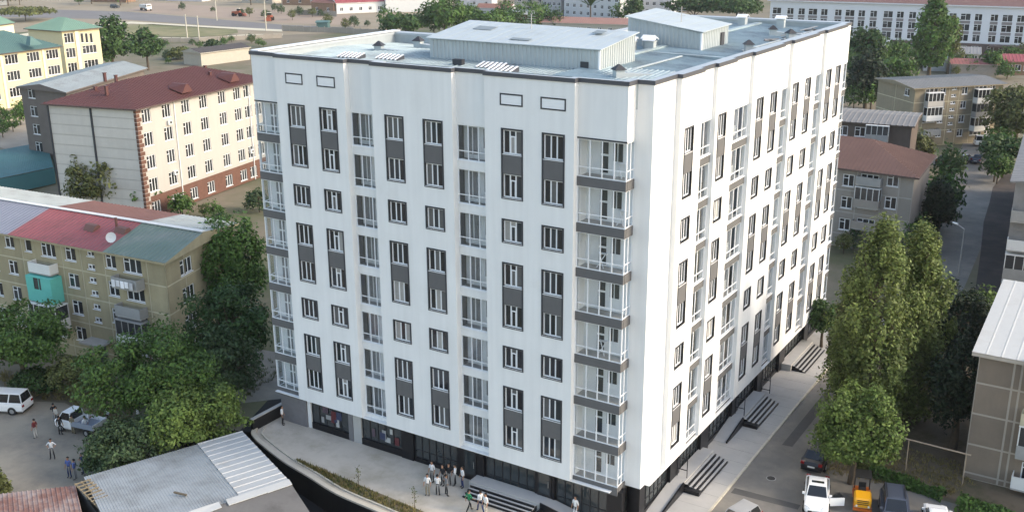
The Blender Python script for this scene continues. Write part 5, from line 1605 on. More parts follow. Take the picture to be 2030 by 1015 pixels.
def spiky(label, px, py, r):
    p = onG(px, py); t = thing('palm_tree', label, 'tree', (p.x, p.y, p.z))
    h = 9.0
    q = MB(); q.tube((0, 0, -.1), (0, 0, h), .35, .25); q.build('trunk', M_BARK, t)
    q = MB()
    for k in range(46):
        a = random.uniform(0, 6.28); e = random.uniform(.25, 1.35); L = r * random.uniform(.8, 1.15)
        d = Vector((math.cos(a) * math.cos(e), math.sin(a) * math.cos(e), math.sin(e))); s_ = d.cross(Vector((0, 0, 1))).normalized() * .35
        b0 = Vector((0, 0, h)); m_ = b0 + d * L * .6; e_ = b0 + d * L - Vector((0, 0, .12 * L))
        q.face([b0 - s_ * .3, b0 + s_ * .3, m_ + s_, m_ - s_]); q.face([m_ - s_, m_ + s_, e_])
    q.build('crown', LEAF['dark'], t)
spiky('spiky dark palm like tree beside the pale far block', 1170, 62, 8.5)

def hedge(label, a, b, w, h, lf='mid', group=None):
    a, b = Vector((*a, 0)), Vector((*b, 0)); d = b - a; L = d.length; t_ = d.normalized(); s_ = Vector((-t_.y, t_.x, 0))
    t = thing('hedge', label, 'hedge', (a.x, a.y, gz(a.x, a.y)), 0, group)
    n = int(L * 420)
    u = RNG.uniform(0, L, n); ang = RNG.uniform(0, math.pi, n); rr = RNG.uniform(.75, 1.05, n)
    wob = .82 + .22 * np.sin(u * 1.7 + 1) * np.sin(u * .6 + 2) + RNG.normal(size=n) * .05
    off = np.cos(ang) * w / 2 * rr * wob; z = np.sin(ang) * h * rr * wob
    P = np.stack([t_.x * u + s_.x * off, t_.y * u + s_.y * off, np.maximum(z, .05)], 1)
    out = np.stack([s_.x * np.cos(ang), s_.y * np.cos(ang), np.sin(ang)], 1)
    OB('foliage', leaf_mesh('foliage', P, out, .17, LEAF[lf]), t)
    q = MB()
    for k in range(int(L / .6)):
        p = t_ * (k * .6 + .3); q.tube(p + Vector((0, 0, -.05)), p + Vector((random.uniform(-.1, .1), random.uniform(-.1, .1), h * .8)), .03, .015, 5)
    q.build('stem', M_BARK, t)
hedge('clipped dark hedge behind the parked cars', (11.3, 17.0), (16.6, 16.1), 1.3, .95, 'mid')
hedge('short dark hedge below the brown panel block', (17.6, 15.6), (24, 15.2), 1.7, 1.0, 'mid')
hedge('thin straggling hedge by the poplars', (9.4, 18.2), (11.2, 17.2), 1.2, .6, 'olive')

def tufts(name, pts, h, m, per=9):
    """grass blades round many points, one mesh"""
    q = MB()
    for (x, y, z) in pts:
        for _ in range(per):
            a = random.uniform(0, 6.28); r = random.uniform(0, .18); hh = h * random.uniform(.5, 1.3); b = random.uniform(0, 6.28); ln = random.uniform(.05, .5) * hh
            p = Vector((x + math.cos(a) * r, y + math.sin(a) * r, z)); s_ = Vector((math.cos(b), math.sin(b), 0)) * .025
            tip = p + Vector((math.cos(a) * ln, math.sin(a) * ln, hh))
            q.face([p - s_, p + s_, tip])
    o = q.build(name, m); o['kind'] = 'stuff'; return o
M_DRYG = mat('dry_grass', (.22, .18, .07), .9, var=.2, island=.4); M_GRNG = mat('green_grass', (.075, .10, .028), .9, var=.2, island=.4)
vp = []
for i in range(len(vin) - 1):
    for _ in range(26):
        f, g = random.random(), random.random()
        a, b = Vector(vin[i]).lerp(Vector(vin[i + 1]), f), Vector(vout[i]).lerp(Vector(vout[i + 1]), f); p = a.lerp(b, g * .9)
        vp.append((p.x, p.y, .02))
random.shuffle(vp)
tag(tufts('grass', vp[:len(vp) // 2], .22, M_DRYG), 'dry grass on the verge along the plaza kerb', 'grass')
tag(tufts('grass', vp[len(vp) // 2:], .20, M_GRNG, 6), 'green weeds on the verge along the plaza kerb', 'grass')
def scatter_px(poly, n):
    xs = [p[0] for p in poly]; ys = [p[1] for p in poly]; out = []
    while len(out) < n:
        x, y = random.uniform(min(xs), max(xs)), random.uniform(min(ys), max(ys)); c = False; j = len(poly) - 1
        for i in range(len(poly)):
            if (poly[i][1] > y) != (poly[j][1] > y) and x < (poly[j][0] - poly[i][0]) * (y - poly[i][1]) / (poly[j][1] - poly[i][1]) + poly[i][0]: c = not c
            j = i
        if c:
            p = onG(x, y); out.append((p.x, p.y, p.z))
    return out
tag(tufts('grass', scatter_px([(130, 795), (60, 790), (0, 758), (0, 735), (120, 745), (230, 760), (300, 800), (230, 845)], 900), .35, M_DRYG, 7), 'dry grass on the bank between the yard and the trees', 'grass')
tag(tufts('grass', scatter_px([(1620, 935), (1700, 950), (1880, 985), (1930, 960), (1900, 915), (1760, 880), (1640, 890)], 700), .22, M_DRYG, 7), 'sparse dry grass in the garden beside the hedge', 'grass')
tag(tufts('grass', scatter_px([(300, 700), (520, 690), (560, 740), (480, 800), (330, 790), (180, 720)], 700), .4, M_GRNG, 7), 'rough grass under the trees by the khaki block', 'grass')

# scattered small trees and scrub of the background: copies of a few crowns
PROTO = []
for k, lf in enumerate(('dark', 'mid', 'olive', 'grey', 'mid')):
    P, out, C = crown_points(520, 1.0, .9, 'broad' if k < 3 else 'bush'); P[:, 2] += 1.25
    cm = leaf_mesh('crown', P, out, .17, LEAF[lf])
    q = MB(); q.tube((0, 0, -.05), (.03, 0, 1.3), .07, .03, 6)
    for j in range(4): q.tube((.02, 0, .7), (math.cos(j * 1.6) * .5, math.sin(j * 1.6) * .5, 1.4), .035, .012, 5)
    PROTO.append((cm, q.mesh('trunk', M_BARK)))
def scrub(label, group, poly, n, smin, smax, kinds=(0, 1, 2, 3, 4)):
    for (x, y, z) in scatter_px(poly, n):
        cm, tm = PROTO[random.choice(kinds)]; s_ = random.uniform(smin, smax)
        kd = ('dark rounded', 'fresh green', 'olive', 'grey green', 'low green')[[p_[0] for p_ in PROTO].index(cm)]
        sz = 'small' if s_ < smin + (smax - smin) * .33 else 'medium' if s_ < smin + (smax - smin) * .66 else 'large'
        t = thing('tree', label.format(sz + ' ' + kd), 'tree', (x, y, z), random.uniform(0, 6.28), group); t.scale = (s_, s_, s_ * random.uniform(.85, 1.25))
        OB('crown', cm, t); OB('trunk', tm, t)
scrub('{} tree among the scrub before the long white building', 'scrub before the long white building', [(1700, 165), (1800, 150), (2040, 160), (2040, 112), (1880, 112), (1700, 100)], 34, 1.1, 2.6)
scrub('{} tree in the thicket right of the new building', 'thicket right of the new building', [(1690, 240), (1735, 235), (1800, 160), (1790, 130), (1690, 130)], 16, 2.2, 3.6, (0, 1))
scrub('{} scrub bush beyond the cream building', 'scrub beyond the cream building', [(330, 128), (492, 110), (560, 82), (470, 82), (250, 92)], 22, .7, 1.7)
scrub('{} scrub bush on the far earthworks', 'scrub on the far earthworks', [(230, 22), (560, 20), (740, 50), (700, 64), (560, 46), (300, 18)], 20, 1.0, 2.2, (2, 3))
scrub('{} tree along the far edge behind the roof line', 'far trees behind the roof line', [(760, 78), (1080, 74), (1240, 68), (1240, 50), (1000, 40), (760, 52)], 30, 2.0, 4.2, (0, 1))
scrub('{} tree on the skyline side of the far road', 'distant trees beyond the far road', [(-50, 22), (240, 12), (700, 12), (1100, 16), (1500, 20), (1500, -8), (-50, -8)], 40, 2.5, 5.5, (0, 1, 2))
scrub('{} tree along the shaded side street', 'trees along the side street', [(1842, 470), (1866, 470), (1885, 360), (1868, 345)], 7, 1.8, 2.8, (0, 1))
scrub('{} tree between the lane and the balcony block', 'trees beside the balcony block', [(1962, 372), (1990, 372), (1985, 300), (1965, 300)], 6, 1.6, 2.6, (0, 1))
scrub('{} shrub between the khaki block and the cream building', 'shrubs behind the khaki block', [(400, 462), (520, 430), (520, 405), (340, 430)], 9, .8, 1.9)
scrub('{} shrub on the grass beside the grey panel block', 'shrubs by the grey panel block', [(1665, 520), (1830, 520), (1828, 480), (1665, 480)], 9, 1.0, 2.0)
scrub('{} tree near the yellow school', 'trees around the yellow school', [(-20, 285), (60, 265), (70, 225), (-20, 240)], 8, 1.0, 2.2)
# low garden walls and fences dividing the background plots
fm = mat('old_fence', (.30, .27, .23), .9, var=.2, scale=.3)
def fence(label, a, b, h, m):
    A, B = onG(*a), onG(*b); t = thing('fence', label, 'fence', (A.x, A.y, A.z))
    d = B - A; n = max(2, int(d.length / 3.0))
    for k in range(n):
        q = MB(); p0, p1 = d * (k / n), d * ((k + .97) / n); hh = h * random.uniform(.92, 1.05)
        q.bar(p0 + Vector((0, 0, hh / 2)), p1 + Vector((0, 0, hh / 2)), .12, hh); q.build('panel', m, t)
        q = MB(); q.box(p0.x - .12, p0.x + .12, p0.y - .12, p0.y + .12, -.1, h * 1.12); q.build('post', m, t)
for (a, b, h, lab) in (((395, 84), (560, 76), 1.6, 'pale concrete fence behind the cream building'), ((250, 84), (395, 84), 1.4, 'low wall below the green field'), ((560, 62), (760, 70), 2.0, 'brown fence at the edge of the earthworks'), ((590, 30), (668, 34), 2.2, 'old wall beside the brick gatehouse'),
                       ((1690, 128), (1800, 134), 1.5, 'low wall under the trees right of the new building'), ((1800, 134), (1960, 145), 1.4, 'garden wall before the long white building'), ((0, 245), (60, 232), 1.6, 'wall at the edge of the school yard'), ((1830, 262), (1870, 262), 1.3, 'pale wall at the entrance of the olive block')):
    fence(lab, a, b, h, fm)
# ================================================================== vehicles
def paint(name, c, rough=.28):
    return mat('paint_' + name, c, rough, var=.03, spec=.6)
def loft(mb, secs):
    n = len(secs[0]); idx = [mb.pts(s_) for s_ in secs]
    for a, b in zip(idx[:-1], idx[1:]):
        for k in range(n - 1):
            mb.f.append((a + k, a + k + 1, b + k + 1, b + k)); mb.m.append(mb.mi)
        mb.f.append((a + n - 1, a, b, b + n - 1)); mb.m.append(mb.mi)
    mb.f.append(tuple(idx[0] + k for k in range(n))); mb.m.append(mb.mi)
    mb.f.append(tuple(idx[-1] + n - 1 - k for k in range(n))); mb.m.append(mb.mi)
KINDS = dict(
    sedan=dict(L=4.5, W=1.78, H=1.43, belt=[(-2.25, .70, .80), (-2.1, .90, .86), (-1.45, .96, .89), (1.0, .90, .89), (1.85, .80, .86), (2.15, .70, .80), (2.25, .55, .70)], cab=(-1.75, -1.15, .15, .95)),
    hatch=dict(L=4.0, W=1.72, H=1.50, belt=[(-2.0, .75, .80), (-1.9, .95, .85), (-1.4, .98, .86), (.85, .94, .86), (1.6, .86, .84), (1.9, .72, .78), (2.0, .55, .70)], cab=(-1.92, -1.65, .10, .90)),
    suv=dict(L=4.6, W=1.88, H=1.72, belt=[(-2.3, .85, .84), (-2.2, 1.08, .91), (-1.5, 1.12, .94), (1.0, 1.08, .94), (1.85, 1.0, .92), (2.2, .85, .86), (2.3, .60, .78)], cab=(-2.2, -1.9, .25, 1.0)),
    van=dict(L=4.7, W=1.86, H=1.92, belt=[(-2.35, .80, .86), (-2.3, 1.08, .92), (-1.4, 1.12, .93), (1.2, 1.05, .93), (2.0, .95, .9), (2.25, .8, .84), (2.35, .55, .76)], cab=(-2.3, -2.15, .75, 1.55)))
def car(name, label, cat, loc, rz, kind, pm, open_door=False, group=None, sunroof=False, rack=False):
    k = KINDS[kind]; W2 = k['W'] / 2; H = k['H']
    t = thing(name, label, cat, loc, rz, group)
    q = MB(); secs = []
    for (x, zb, w) in k['belt']:
        w = w / .9 * W2 * .97
        lo = .30 if abs(x) > k['L'] / 2 - .12 else .22
        half = [(w * .86, lo), (w * .99, lo + .14), (w, zb * .72), (w * .965, zb - .05), (w * .80, zb)]
        secs.append([(x, -a, b) for a, b in half] + [(x, a, b) for a, b in reversed(half)])
    loft(q, secs)
    zb = max(b[1] for b in k['belt']) - .05; xr0, xr1, xf1, xf0 = k['cab']
    wb, wt = W2 * .90, W2 * .74
    base = [(xr0, -wb * .94, zb), (xf0, -wb * .93, zb), (xf0, wb * .93, zb), (xr0, wb * .94, zb)]
    mid_f = lambda f, e=0: None
    top = [(xr1, -wt * .93, H - .03), (xf1, -wt * .95, H - .03), (xf1, wt * .95, H - .03), (xr1, wt * .93, H - .03)]
    cap = [(xr1 + .22, -wt * .72, H), (xf1 - .18, -wt * .74, H), (xf1 - .18, wt * .74, H), (xr1 + .22, wt * .72, H)]
    i = q.pts(base + top + cap)
    for lvl in (0, 4):
        for j in range(4):
            jj = (j + 1) % 4; q.f.append((i + lvl + j, i + lvl + jj, i + lvl + 4 + jj, i + lvl + 4 + j)); q.m.append(0)
    q.f.append((i + 8, i + 9, i + 10, i + 11)); q.m.append(0)
    q.build('body', pm, t)
    b = [Vector(p) for p in base]; tp = [Vector(p) for p in top]
    def glass(nm, a, b_, c, d, parent=t):
        m_ = (a + b_ + c + d) / 4; nrm = (b_ - a).cross(d - a).normalized()
        cen = Vector((0, 0, .8))
        if nrm.dot(m_ - cen) < 0: nrm = -nrm
        pts = [m_ + (p - m_) * .90 + nrm * .012 for p in (a, b_, c, d)]
        g = MB(); g.hexa([p - nrm * .01 for p in pts] + pts); g.build(nm, M_CARGL, parent)
    glass('windscreen', b[1], b[2], tp[2], tp[1]); glass('rear_window', b[0], b[3], tp[3], tp[0])
    npan = 3 if kind in ('van', 'suv') else 2
    for s_ in (0, 1):
        ba, bb, ta, tb = (b[0], b[1], tp[0], tp[1]) if s_ == 0 else (b[3], b[2], tp[3], tp[2])
        for j in range(npan):
            f0, f1 = j / npan, (j + 1) / npan
            glass('side_window', ba.lerp(bb, f0), ba.lerp(bb, f1), ta.lerp(tb, f1), ta.lerp(tb, f0))
    wr = .33 if kind != 'suv' else .37
    for x in (-k['L'] * .29, k['L'] * .305):
        for s_ in (-1, 1):
            y = s_ * (W2 - .10)
            a = MB(); a.tube((x, y - s_ * .12, wr), (x, y + s_ * .125, wr), wr, wr, 18); w_ = a.build('wheel', M_RUBBER, t)
            a = MB(); a.tube((x, y + s_ * .126, wr), (x, y + s_ * .135, wr), wr * .62, wr * .58, 14); a.build('rim', M_RIM, w_)
            a = MB(); a.tube((x, y - s_ * .02, wr + .02), (x, y + s_ * .112, wr + .02), wr + .07, wr + .07, 18); a.build('wheel_arch', M_BLACKPL, t)
    Lh = k['L'] / 2
    for s_ in (-1, 1):
        a = MB(); a.hexa([(Lh - .16, s_ * W2 * .52, .60), (Lh - .02, s_ * W2 * .50, .60), (Lh - .22, s_ * W2 * .88, .62), (Lh - .42, s_ * W2 * .86, .62), (Lh - .22, s_ * W2 * .52, .78), (Lh - .09, s_ * W2 * .50, .76), (Lh - .27, s_ * W2 * .88, .78), (Lh - .5, s_ * W2 * .86, .82)]); a.build('headlight', M_LAMP, t)
        a = MB(); a.box(-Lh - .015, -Lh + .15, s_ * W2 * .74 - .14, s_ * W2 * .74 + .14, .72, .92); a.build('tail_light', M_TAIL, t)
        a = MB(); x = xf0 - .25; a.hexa([(x - .07, s_ * W2 * .92, zb), (x + .09, s_ * W2 * .92, zb), (x + .05, s_ * W2 * 1.13, zb + .02), (x - .07, s_ * W2 * 1.13, zb + .02), (x - .07, s_ * W2 * .92, zb + .16), (x + .05, s_ * W2 * .92, zb + .16), (x + .02, s_ * W2 * 1.13, zb + .16), (x - .07, s_ * W2 * 1.13, zb + .16)]); a.build('mirror', pm, t)
    a = MB(); a.box(Lh - .10, Lh + .012, -.55, .55, .38, .55); a.build('grille', M_BLACKPL, t)
    a = MB(); a.box(-Lh - .02, -Lh + .02, -.26, .26, .52, .64); a.build('number_plate', M_PLATE, t)
    a = MB(); a.box(Lh - .0, Lh + .025, -.26, .26, .40, .51); a.build('number_plate', M_PLATE, t)
    for x0_, x1_ in ((-Lh - .03, -Lh + .1), (Lh - .14, Lh + .02)):
        a = MB(); a.box(x0_, x1_, -W2 * .84, W2 * .84, .26, .37); a.build('bumper', M_BLACKPL, t)
    if sunroof:
        a = MB(); a.box((xr1 + xf1) / 2 + .05, xf1 - .3, -.42, .42, H + .002, H + .012); a.build('sunroof', M_CARGL, t)
    if rack:
        for s_ in (-1, 1):
            a = MB(); a.bar((xr1 + .2, s_ * wt * .85, H + .04), (xf1 - .1, s_ * wt * .85, H + .04), .04, .05); a.build('roof_rail', M_BLACKPL, t)
    if open_door:
        h_ = Vector((xf0 - .15, W2 * .96, 0)); e_ = h_ + Vector((-.35, 1.0, 0)); n_ = Vector((1.0, .35, 0)).normalized() * .05
        a = MB(); a.hexa([h_ + Vector((0, 0, .3)) - n_, e_ + Vector((0, 0, .3)) - n_, e_ + Vector((0, 0, .3)) + n_, h_ + Vector((0, 0, .3)) + n_, h_ + Vector((0, 0, zb)) - n_, e_ + Vector((0, 0, zb)) - n_, e_ + Vector((0, 0, zb)) + n_, h_ + Vector((0, 0, zb)) + n_]); d_ = a.build('open_door', pm, t)
        a = MB(); f_ = e_.lerp(h_, .3) + Vector((0, -.1, H - .12)); a.bar(e_ + Vector((0, 0, zb)), f_, .05, .05); a.bar(f_, h_ + Vector((-.05, 0, zb)), .05, .05); a.build('window_frame', M_BLACKPL, d_)
        a = MB(); m0 = h_.lerp(e_, .5); a.face([h_ + Vector((0, 0, zb)), e_ + Vector((0, 0, zb)), f_]); a.build('door_window', M_CARGL, d_)
        a = MB(); a.box(xr1 + .9, xf0 - .3, W2 * .55, W2 * 1.0, .34, zb - .12); a.build('cabin_opening', M_BLACKPL, t)
    return t
WHITE, BLACK, GREY, BLUE, SILVER = paint('white', (.78, .78, .77)), paint('black', (.012, .012, .014)), paint('grey', (.30, .30, .30)), paint('slate_blue', (.055, .065, .09)), paint('silver', (.42, .43, .44))
zr = -.126
PK = 'vehicles parked beside the new building'
car('car', 'white saloon car with its front door standing open', 'car', (9.0, 11.0, zr), R(-75), 'sedan', WHITE, True, PK, True)
car('car', 'black saloon car parked under the bushy tree', 'car', (7.35, 16.9, zr), R(93), 'sedan', BLACK, False, PK)
car('car', 'grey hatchback at the kerb by the street corner', 'car', (5.4, 4.6, zr), R(-105), 'hatch', GREY, False, PK)
car('car', 'dark slate blue estate car with roof rails near the hedge', 'car', (14.2, 11.6, zr), R(-74), 'suv', BLUE, False, PK, False, True)
car('car', 'white hatchback parked at the end of the clipped hedge', 'car', (16.9, 11.9, zr), R(106), 'hatch', WHITE, False, PK)
FARP = 'cars parked at the end of the side street'
for (px, py, kd, pm, lab) in ((1872, 324, 'sedan', BLACK, 'black car parked leftmost of the row before the olive block'), (1912, 322, 'hatch', SILVER, 'silver car in the middle of the row before the olive block'), (1942, 322, 'sedan', BLUE, 'dark blue car parked nearest the dark tree at the street end')):
    p = onG(px, py); car('car', lab, 'car', (p.x, p.y, p.z + .006), R(80), kd, pm, False, FARP)
p = onG(1958, 290); car('minivan', 'white van behind the parked cars at the street end', 'van', (p.x, p.y, p.z + .006), R(20), 'van', WHITE, False, FARP)
p = onG(8, 812)
car('minivan', 'white minivan parked at the edge of the dusty yard', 'van', (p.x, p.y, p.z + .006), R(-155), 'van', WHITE)
p = onG(228, 17); car('car', 'dark car on the far road at the top left', 'car', (p.x, p.y, p.z + .07), R(10), 'suv', BLACK)

def pickup(label, loc, rz):
    t = thing('pickup_truck', label, 'truck', loc, rz)
    q = MB()
    secs = []
    for (x, z0, z1, w) in ((2.0, .5, .85, .72), (1.95, .35, 1.0, .80), (1.55, .3, 1.12, .83), (.2, .3, 1.12, .83)):
        secs.append([(x, -w * .9, z0), (x, -w, z0 + .15), (x, -w, z1 - .1), (x, -w * .88, z1), (x, w * .88, z1), (x, w, z1 - .1), (x, w, z0 + .15), (x, w * .9, z0)])
    loft(q, secs)
    base = [(.2, -.78, 1.1), (1.6, -.76, 1.1), (1.6, .76, 1.1), (.2, .78, 1.1)]; top = [(.25, -.68, 1.82), (1.1, -.66, 1.82), (1.1, .66, 1.82), (.25, .68, 1.82)]
    i = q.pts(base + top)
    for j in range(4): q.f.append((i + j, i + (j + 1) % 4, i + 4 + (j + 1) % 4, i + 4 + j)); q.m.append(0)
    q.f.append((i + 4, i + 5, i + 6, i + 7)); q.m.append(0)
    q.build('cab', WHITE, t)
    b = [Vector(p) for p in base]; tp = [Vector(p) for p in top]
    for nm, a, b_, c, d in (('windscreen', b[1], b[2], tp[2], tp[1]), ('side_window', b[0], b[1], tp[1], tp[0]), ('side_window', b[3], b[2], tp[2], tp[3]), ('rear_window', b[0], b[3], tp[3], tp[0])):
        m_ = (a + b_ + c + d) / 4; n_ = (b_ - a).cross(d - a).normalized()
        if n_.dot(m_ - Vector((.8, 0, 1.4))) < 0: n_ = -n_
        pts = [m_ + (p - m_) * .86 + n_ * .015 for p in (a, b_, c, d)]
        g = MB(); g.hexa([p - n_ * .01 for p in pts] + pts); g.build(nm, M_CARGL, t)
    bedm = paint('bed_blue_grey', (.22, .25, .30), .6)
    q = MB(); q.box(-2.2, .1, -.82, .82, .72, .82); q.build('bed_floor', bedm, t)
    for (x0, x1, y0, y1) in ((-2.2, .1, -.85, -.79), (-2.2, .1, .79, .85), (-2.24, -2.18, -.82, .82), (.06, .14, -.82, .82)):
        q = MB(); q.box(x0, x1, y0, y1, .7, 1.18); q.build('bed_side', WHITE if y0 < 0 else bedm, t)
    q = MB(); q.box(-2.1, 1.8, -.4, .4, .38, .55); q.build('chassis', M_BLACKPL, t)
    for x in (-1.4, 1.3):
        for s_ in (-1, 1):
            a = MB(); a.tube((x, s_ * .62, .31), (x, s_ * .84, .31), .31, .31, 16); w_ = a.build('wheel', M_RUBBER, t)
            a = MB(); a.tube((x, s_ * .841, .31), (x, s_ * .85, .31), .18, .17, 12); a.build('rim', M_RIM, w_)
    for s_ in (-1, 1):
        a = MB(); a.box(1.97, 2.02, s_ * .55 - .13, s_ * .55 + .13, .62, .80); a.build('headlight', M_LAMP, t)
        a = MB(); a.box(1.3, 1.4, s_ * .83, s_ * .83 + s_ * .16 + .001, 1.15, 1.35); a.build('mirror', M_BLACKPL, t)
    a = MB(); a.box(1.98, 2.05, -.75, .75, .38, .55); a.build('bumper', M_BLACKPL, t)
p = onG(160, 852)
pickup('small white pickup with an empty blue grey bed in the yard', (p.x, p.y, p.z + .006), R(-170))

def roller(label, loc, rz):
    t = thing('road_roller', label, 'machine', loc, rz)
    Y = paint('machine_yellow', (.70, .33, .012), .4); OR = paint('machine_orange', (.42, .10, .01), .5)
    q = MB(); secs = []
    for (x, w, z0, z1) in ((.15, .52, .55, 1.15), (.25, .58, .5, 1.25), (1.15, .58, .5, 1.15), (1.3, .52, .5, 1.02)):
        secs.append([(x, -w * .9, z0), (x, -w, z0 + .1), (x, -w, z1 - .12), (x, -w * .82, z1), (x, w * .82, z1), (x, w, z1 - .12), (x, w, z0 + .1), (x, w * .9, z0)])
    loft(q, secs); q.build('bonnet', Y, t)
    for z in (.72, .86, 1.0):
        q = MB(); q.box(1.28, 1.315, -.38, .38, z, z + .05); q.build('grille_slat', M_BLACKPL, t)
    q = MB(); q.box(-1.35, .2, -.55, .55, .5, .72); q.build('chassis', OR, t)
    for x in (.85, -.85):
        q = MB(); q.tube((x, -.52, .36), (x, .52, .36), .36, .36, 22); q.build('drum', M_RIM if x > 0 else M_RUBBER, t)
        for s_ in (-1, 1):
            q = MB(); q.hexa([(x - .45, s_ * .55, .30), (x + .45, s_ * .55, .30), (x + .45, s_ * .60, .30), (x - .45, s_ * .60, .30), (x - .35, s_ * .55, .6), (x + .35, s_ * .55, .6), (x + .35, s_ * .60, .6), (x - .35, s_ * .60, .6)]); q.build('drum_fork', OR, t)
    q = MB(); q.box(1.25, 1.5, -.62, .62, .32, .44); q.build('bumper', OR, t)
    q = MB(); q.box(-.75, -.3, -.25, .25, .72, .95); q.box(-.82, -.72, -.25, .25, .85, 1.35); q.build('seat', M_BLACKPL, t)
    q = MB(); c = Vector((-.05, 0, 1.3)); ring = [c + Vector((.08 * math.cos(a), .2 * math.sin(a), .18 * math.cos(a) * .6)) for a in [k * math.pi / 6 for k in range(13)]]
    for a, b in zip(ring[:-1], ring[1:]): q.tube(a, b, .02, .02, 6)
    q.tube(c, (.15, 0, 1.0), .025); q.build('steering_wheel', M_BLACKPL, t)
    for s_ in (-1, 1):
        q = MB(); q.bar((-1.0, s_ * .5, .7), (-1.0, s_ * .5, 2.1), .07, .07); q.bar((-1.0, s_ * .5, 2.1), (.0, s_ * .5, 2.1), .06, .06); q.build('roll_bar', M_BLACKPL, t)
    q = MB(); q.box(-1.1, .1, -.55, .55, 2.13, 2.19); q.build('canopy', M_BLACKPL, t)
    for s_ in (-1, 1):
        q = MB(); q.tube((1.3, s_ * .4, .62), (1.33, s_ * .4, .62), .07, .07, 10); q.build('headlight', M_LAMP, t)
roller('small bright yellow road roller with black canopy beside the white saloon', (11.8, 12.3, zr), R(-74))

def lorry(label, loc, rz):
    t = thing('dump_truck', label, 'truck', loc, rz)
    q = MB(); q.hexa([(1.6, -1.2, 1.0), (3.6, -1.2, .8), (3.6, 1.2, .8), (1.6, 1.2, 1.0), (1.6, -1.15, 3.0), (3.3, -1.15, 3.0), (3.3, 1.15, 3.0), (1.6, 1.15, 3.0)]); q.build('cab', WHITE, t)
    q = MB(); q.hexa([(3.47, -1.0, 1.95), (3.47, 1.0, 1.95), (3.49, 1.0, 1.95), (3.49, -1.0, 1.95), (3.33, -1.0, 2.8), (3.33, 1.0, 2.8), (3.36, 1.0, 2.8), (3.36, -1.0, 2.8)]); q.build('windscreen', M_CARGL, t)
    for s_ in (-1, 1):
        q = MB(); q.box(2.0, 3.1, s_ * 1.19 - .02, s_ * 1.19 + .02, 1.9, 2.7); q.build('side_window', M_CARGL, t)
    q = MB(); q.hexa([(-4.2, -1.25, 1.3), (1.4, -1.25, 1.3), (1.4, 1.25, 1.3), (-4.2, 1.25, 1.3), (-4.5, -1.3, 2.7), (1.5, -1.3, 2.7), (1.5, 1.3, 2.7), (-4.5, 1.3, 2.7)]); q.build('tipper_body', paint('tipper', (.5, .49, .47), .7), t)
    q = MB(); q.box(-4.2, 3.2, -.5, .5, .8, 1.2); q.build('chassis', M_BLACKPL, t)
    for x in (-3.4, -2.2, 2.6):
        for s_ in (-1, 1):
            q = MB(); q.tube((x, s_ * .85, .55), (x, s_ * 1.2, .55), .55, .55, 14); q.build('wheel', M_RUBBER, t)
p = onG(290, 22); lorry('white tipper lorry on the far road at the top left', (p.x, p.y, p.z + .07), R(-15))
def loader(label, loc, rz):
    t = thing('wheel_loader', label, 'machine', loc, rz, 'loaders working on the far earthworks')
    RM = paint('rust_red', (.26, .06, .02), .6)
    q = MB(); q.hexa([(-2.6, -.9, .9), (0, -.9, .9), (0, .9, .9), (-2.6, .9, .9), (-2.5, -.8, 2.0), (0, -.8, 2.2), (0, .8, 2.2), (-2.5, .8, 2.0)]); q.build('engine_cover', RM, t)
    q = MB(); q.box(-.2, 1.1, -.75, .75, 1.0, 2.3); q.build('cab', RM, t)
    q = MB(); q.box(-.1, 1.0, -.72, .72, 2.3, 3.2); q.build('cab_glass', M_CARGL, t)
    q = MB(); q.box(-.3, 1.2, -.85, .85, 3.2, 3.35); q.build('cab_roof', mat('loader_roof', (.6, .55, .45), .7), t)
    for s_ in (-1, 1):
        q = MB(); q.bar((.8, s_ * .6, 1.6), (2.8, s_ * .6, 1.0), .2, .3); q.build('arm', RM, t)
    q = MB(); q.hexa([(2.6, -1.3, .2), (3.7, -1.3, .2), (3.7, 1.3, .2), (2.6, 1.3, .2), (2.6, -1.3, 1.3), (2.9, -1.3, 1.3), (2.9, 1.3, 1.3), (2.6, 1.3, 1.3)]); q.build('bucket', RM, t)
    for x in (-1.7, 1.4):
        for s_ in (-1, 1):
            q = MB(); q.tube((x, s_ * .8, .75), (x, s_ * 1.3, .75), .75, .75, 14); q.build('wheel', M_RUBBER, t)
p = onG(472, 33); loader('rust red loader on bare earth near the far road', (p.x, p.y, p.z + .05), R(20))
p = onG(535, 42); loader('rust red loader beside the end of the far road', (p.x, p.y, p.z + .05), R(-60))

# ================================================================== street furniture
def lamp(label, loc, h, rz):
    t = thing('street_lamp', label, 'lamp post', loc, rz)
    q = MB(); q.tube((0, 0, 0), (0, 0, h), .10, .06); q.build('pole', M_CONC, t)
    q = MB(); q.tube((0, 0, h - .1), (1.0, 0, h + .35), .04); q.build('arm', M_RIM, t)
    q = MB(); q.hexa([(.8, -.13, h + .22), (1.5, -.1, h + .35), (1.5, .1, h + .35), (.8, .13, h + .22), (.8, -.1, h + .40), (1.5, -.07, h + .45), (1.5, .07, h + .45), (.8, .1, h + .40)]); q.build('lamp_head', M_RIM, t)
p = onG(1900, 545); lamp('concrete street lamp beside the side street', (p.x, p.y, p.z), 5.6, R(160))
for (px, py, h, lab) in ((430, 42, 14, 'tall pale pole on the far road beside the loaders'), (528, 62, 12, 'pale wooden pole near the dark green shed'), (372, 82, 9, 'thin pale post in the green field'), (395, 78, 8, 'thin white post at the edge of the green field')):
    p = onG(px, py); t = thing('utility_pole', lab, 'pole', (p.x, p.y, p.z))
    q = MB(); q.tube((0, 0, 0), (0, 0, h), .22, .16); q.build('shaft', mat('pale_pole', (.5, .46, .38), .9, var=.1), t)
    q = MB(); q.bar((-.9, 0, h - .6), (.9, 0, h - .6), .12, .12); q.build('crossarm', MATS['pale_pole'], t)
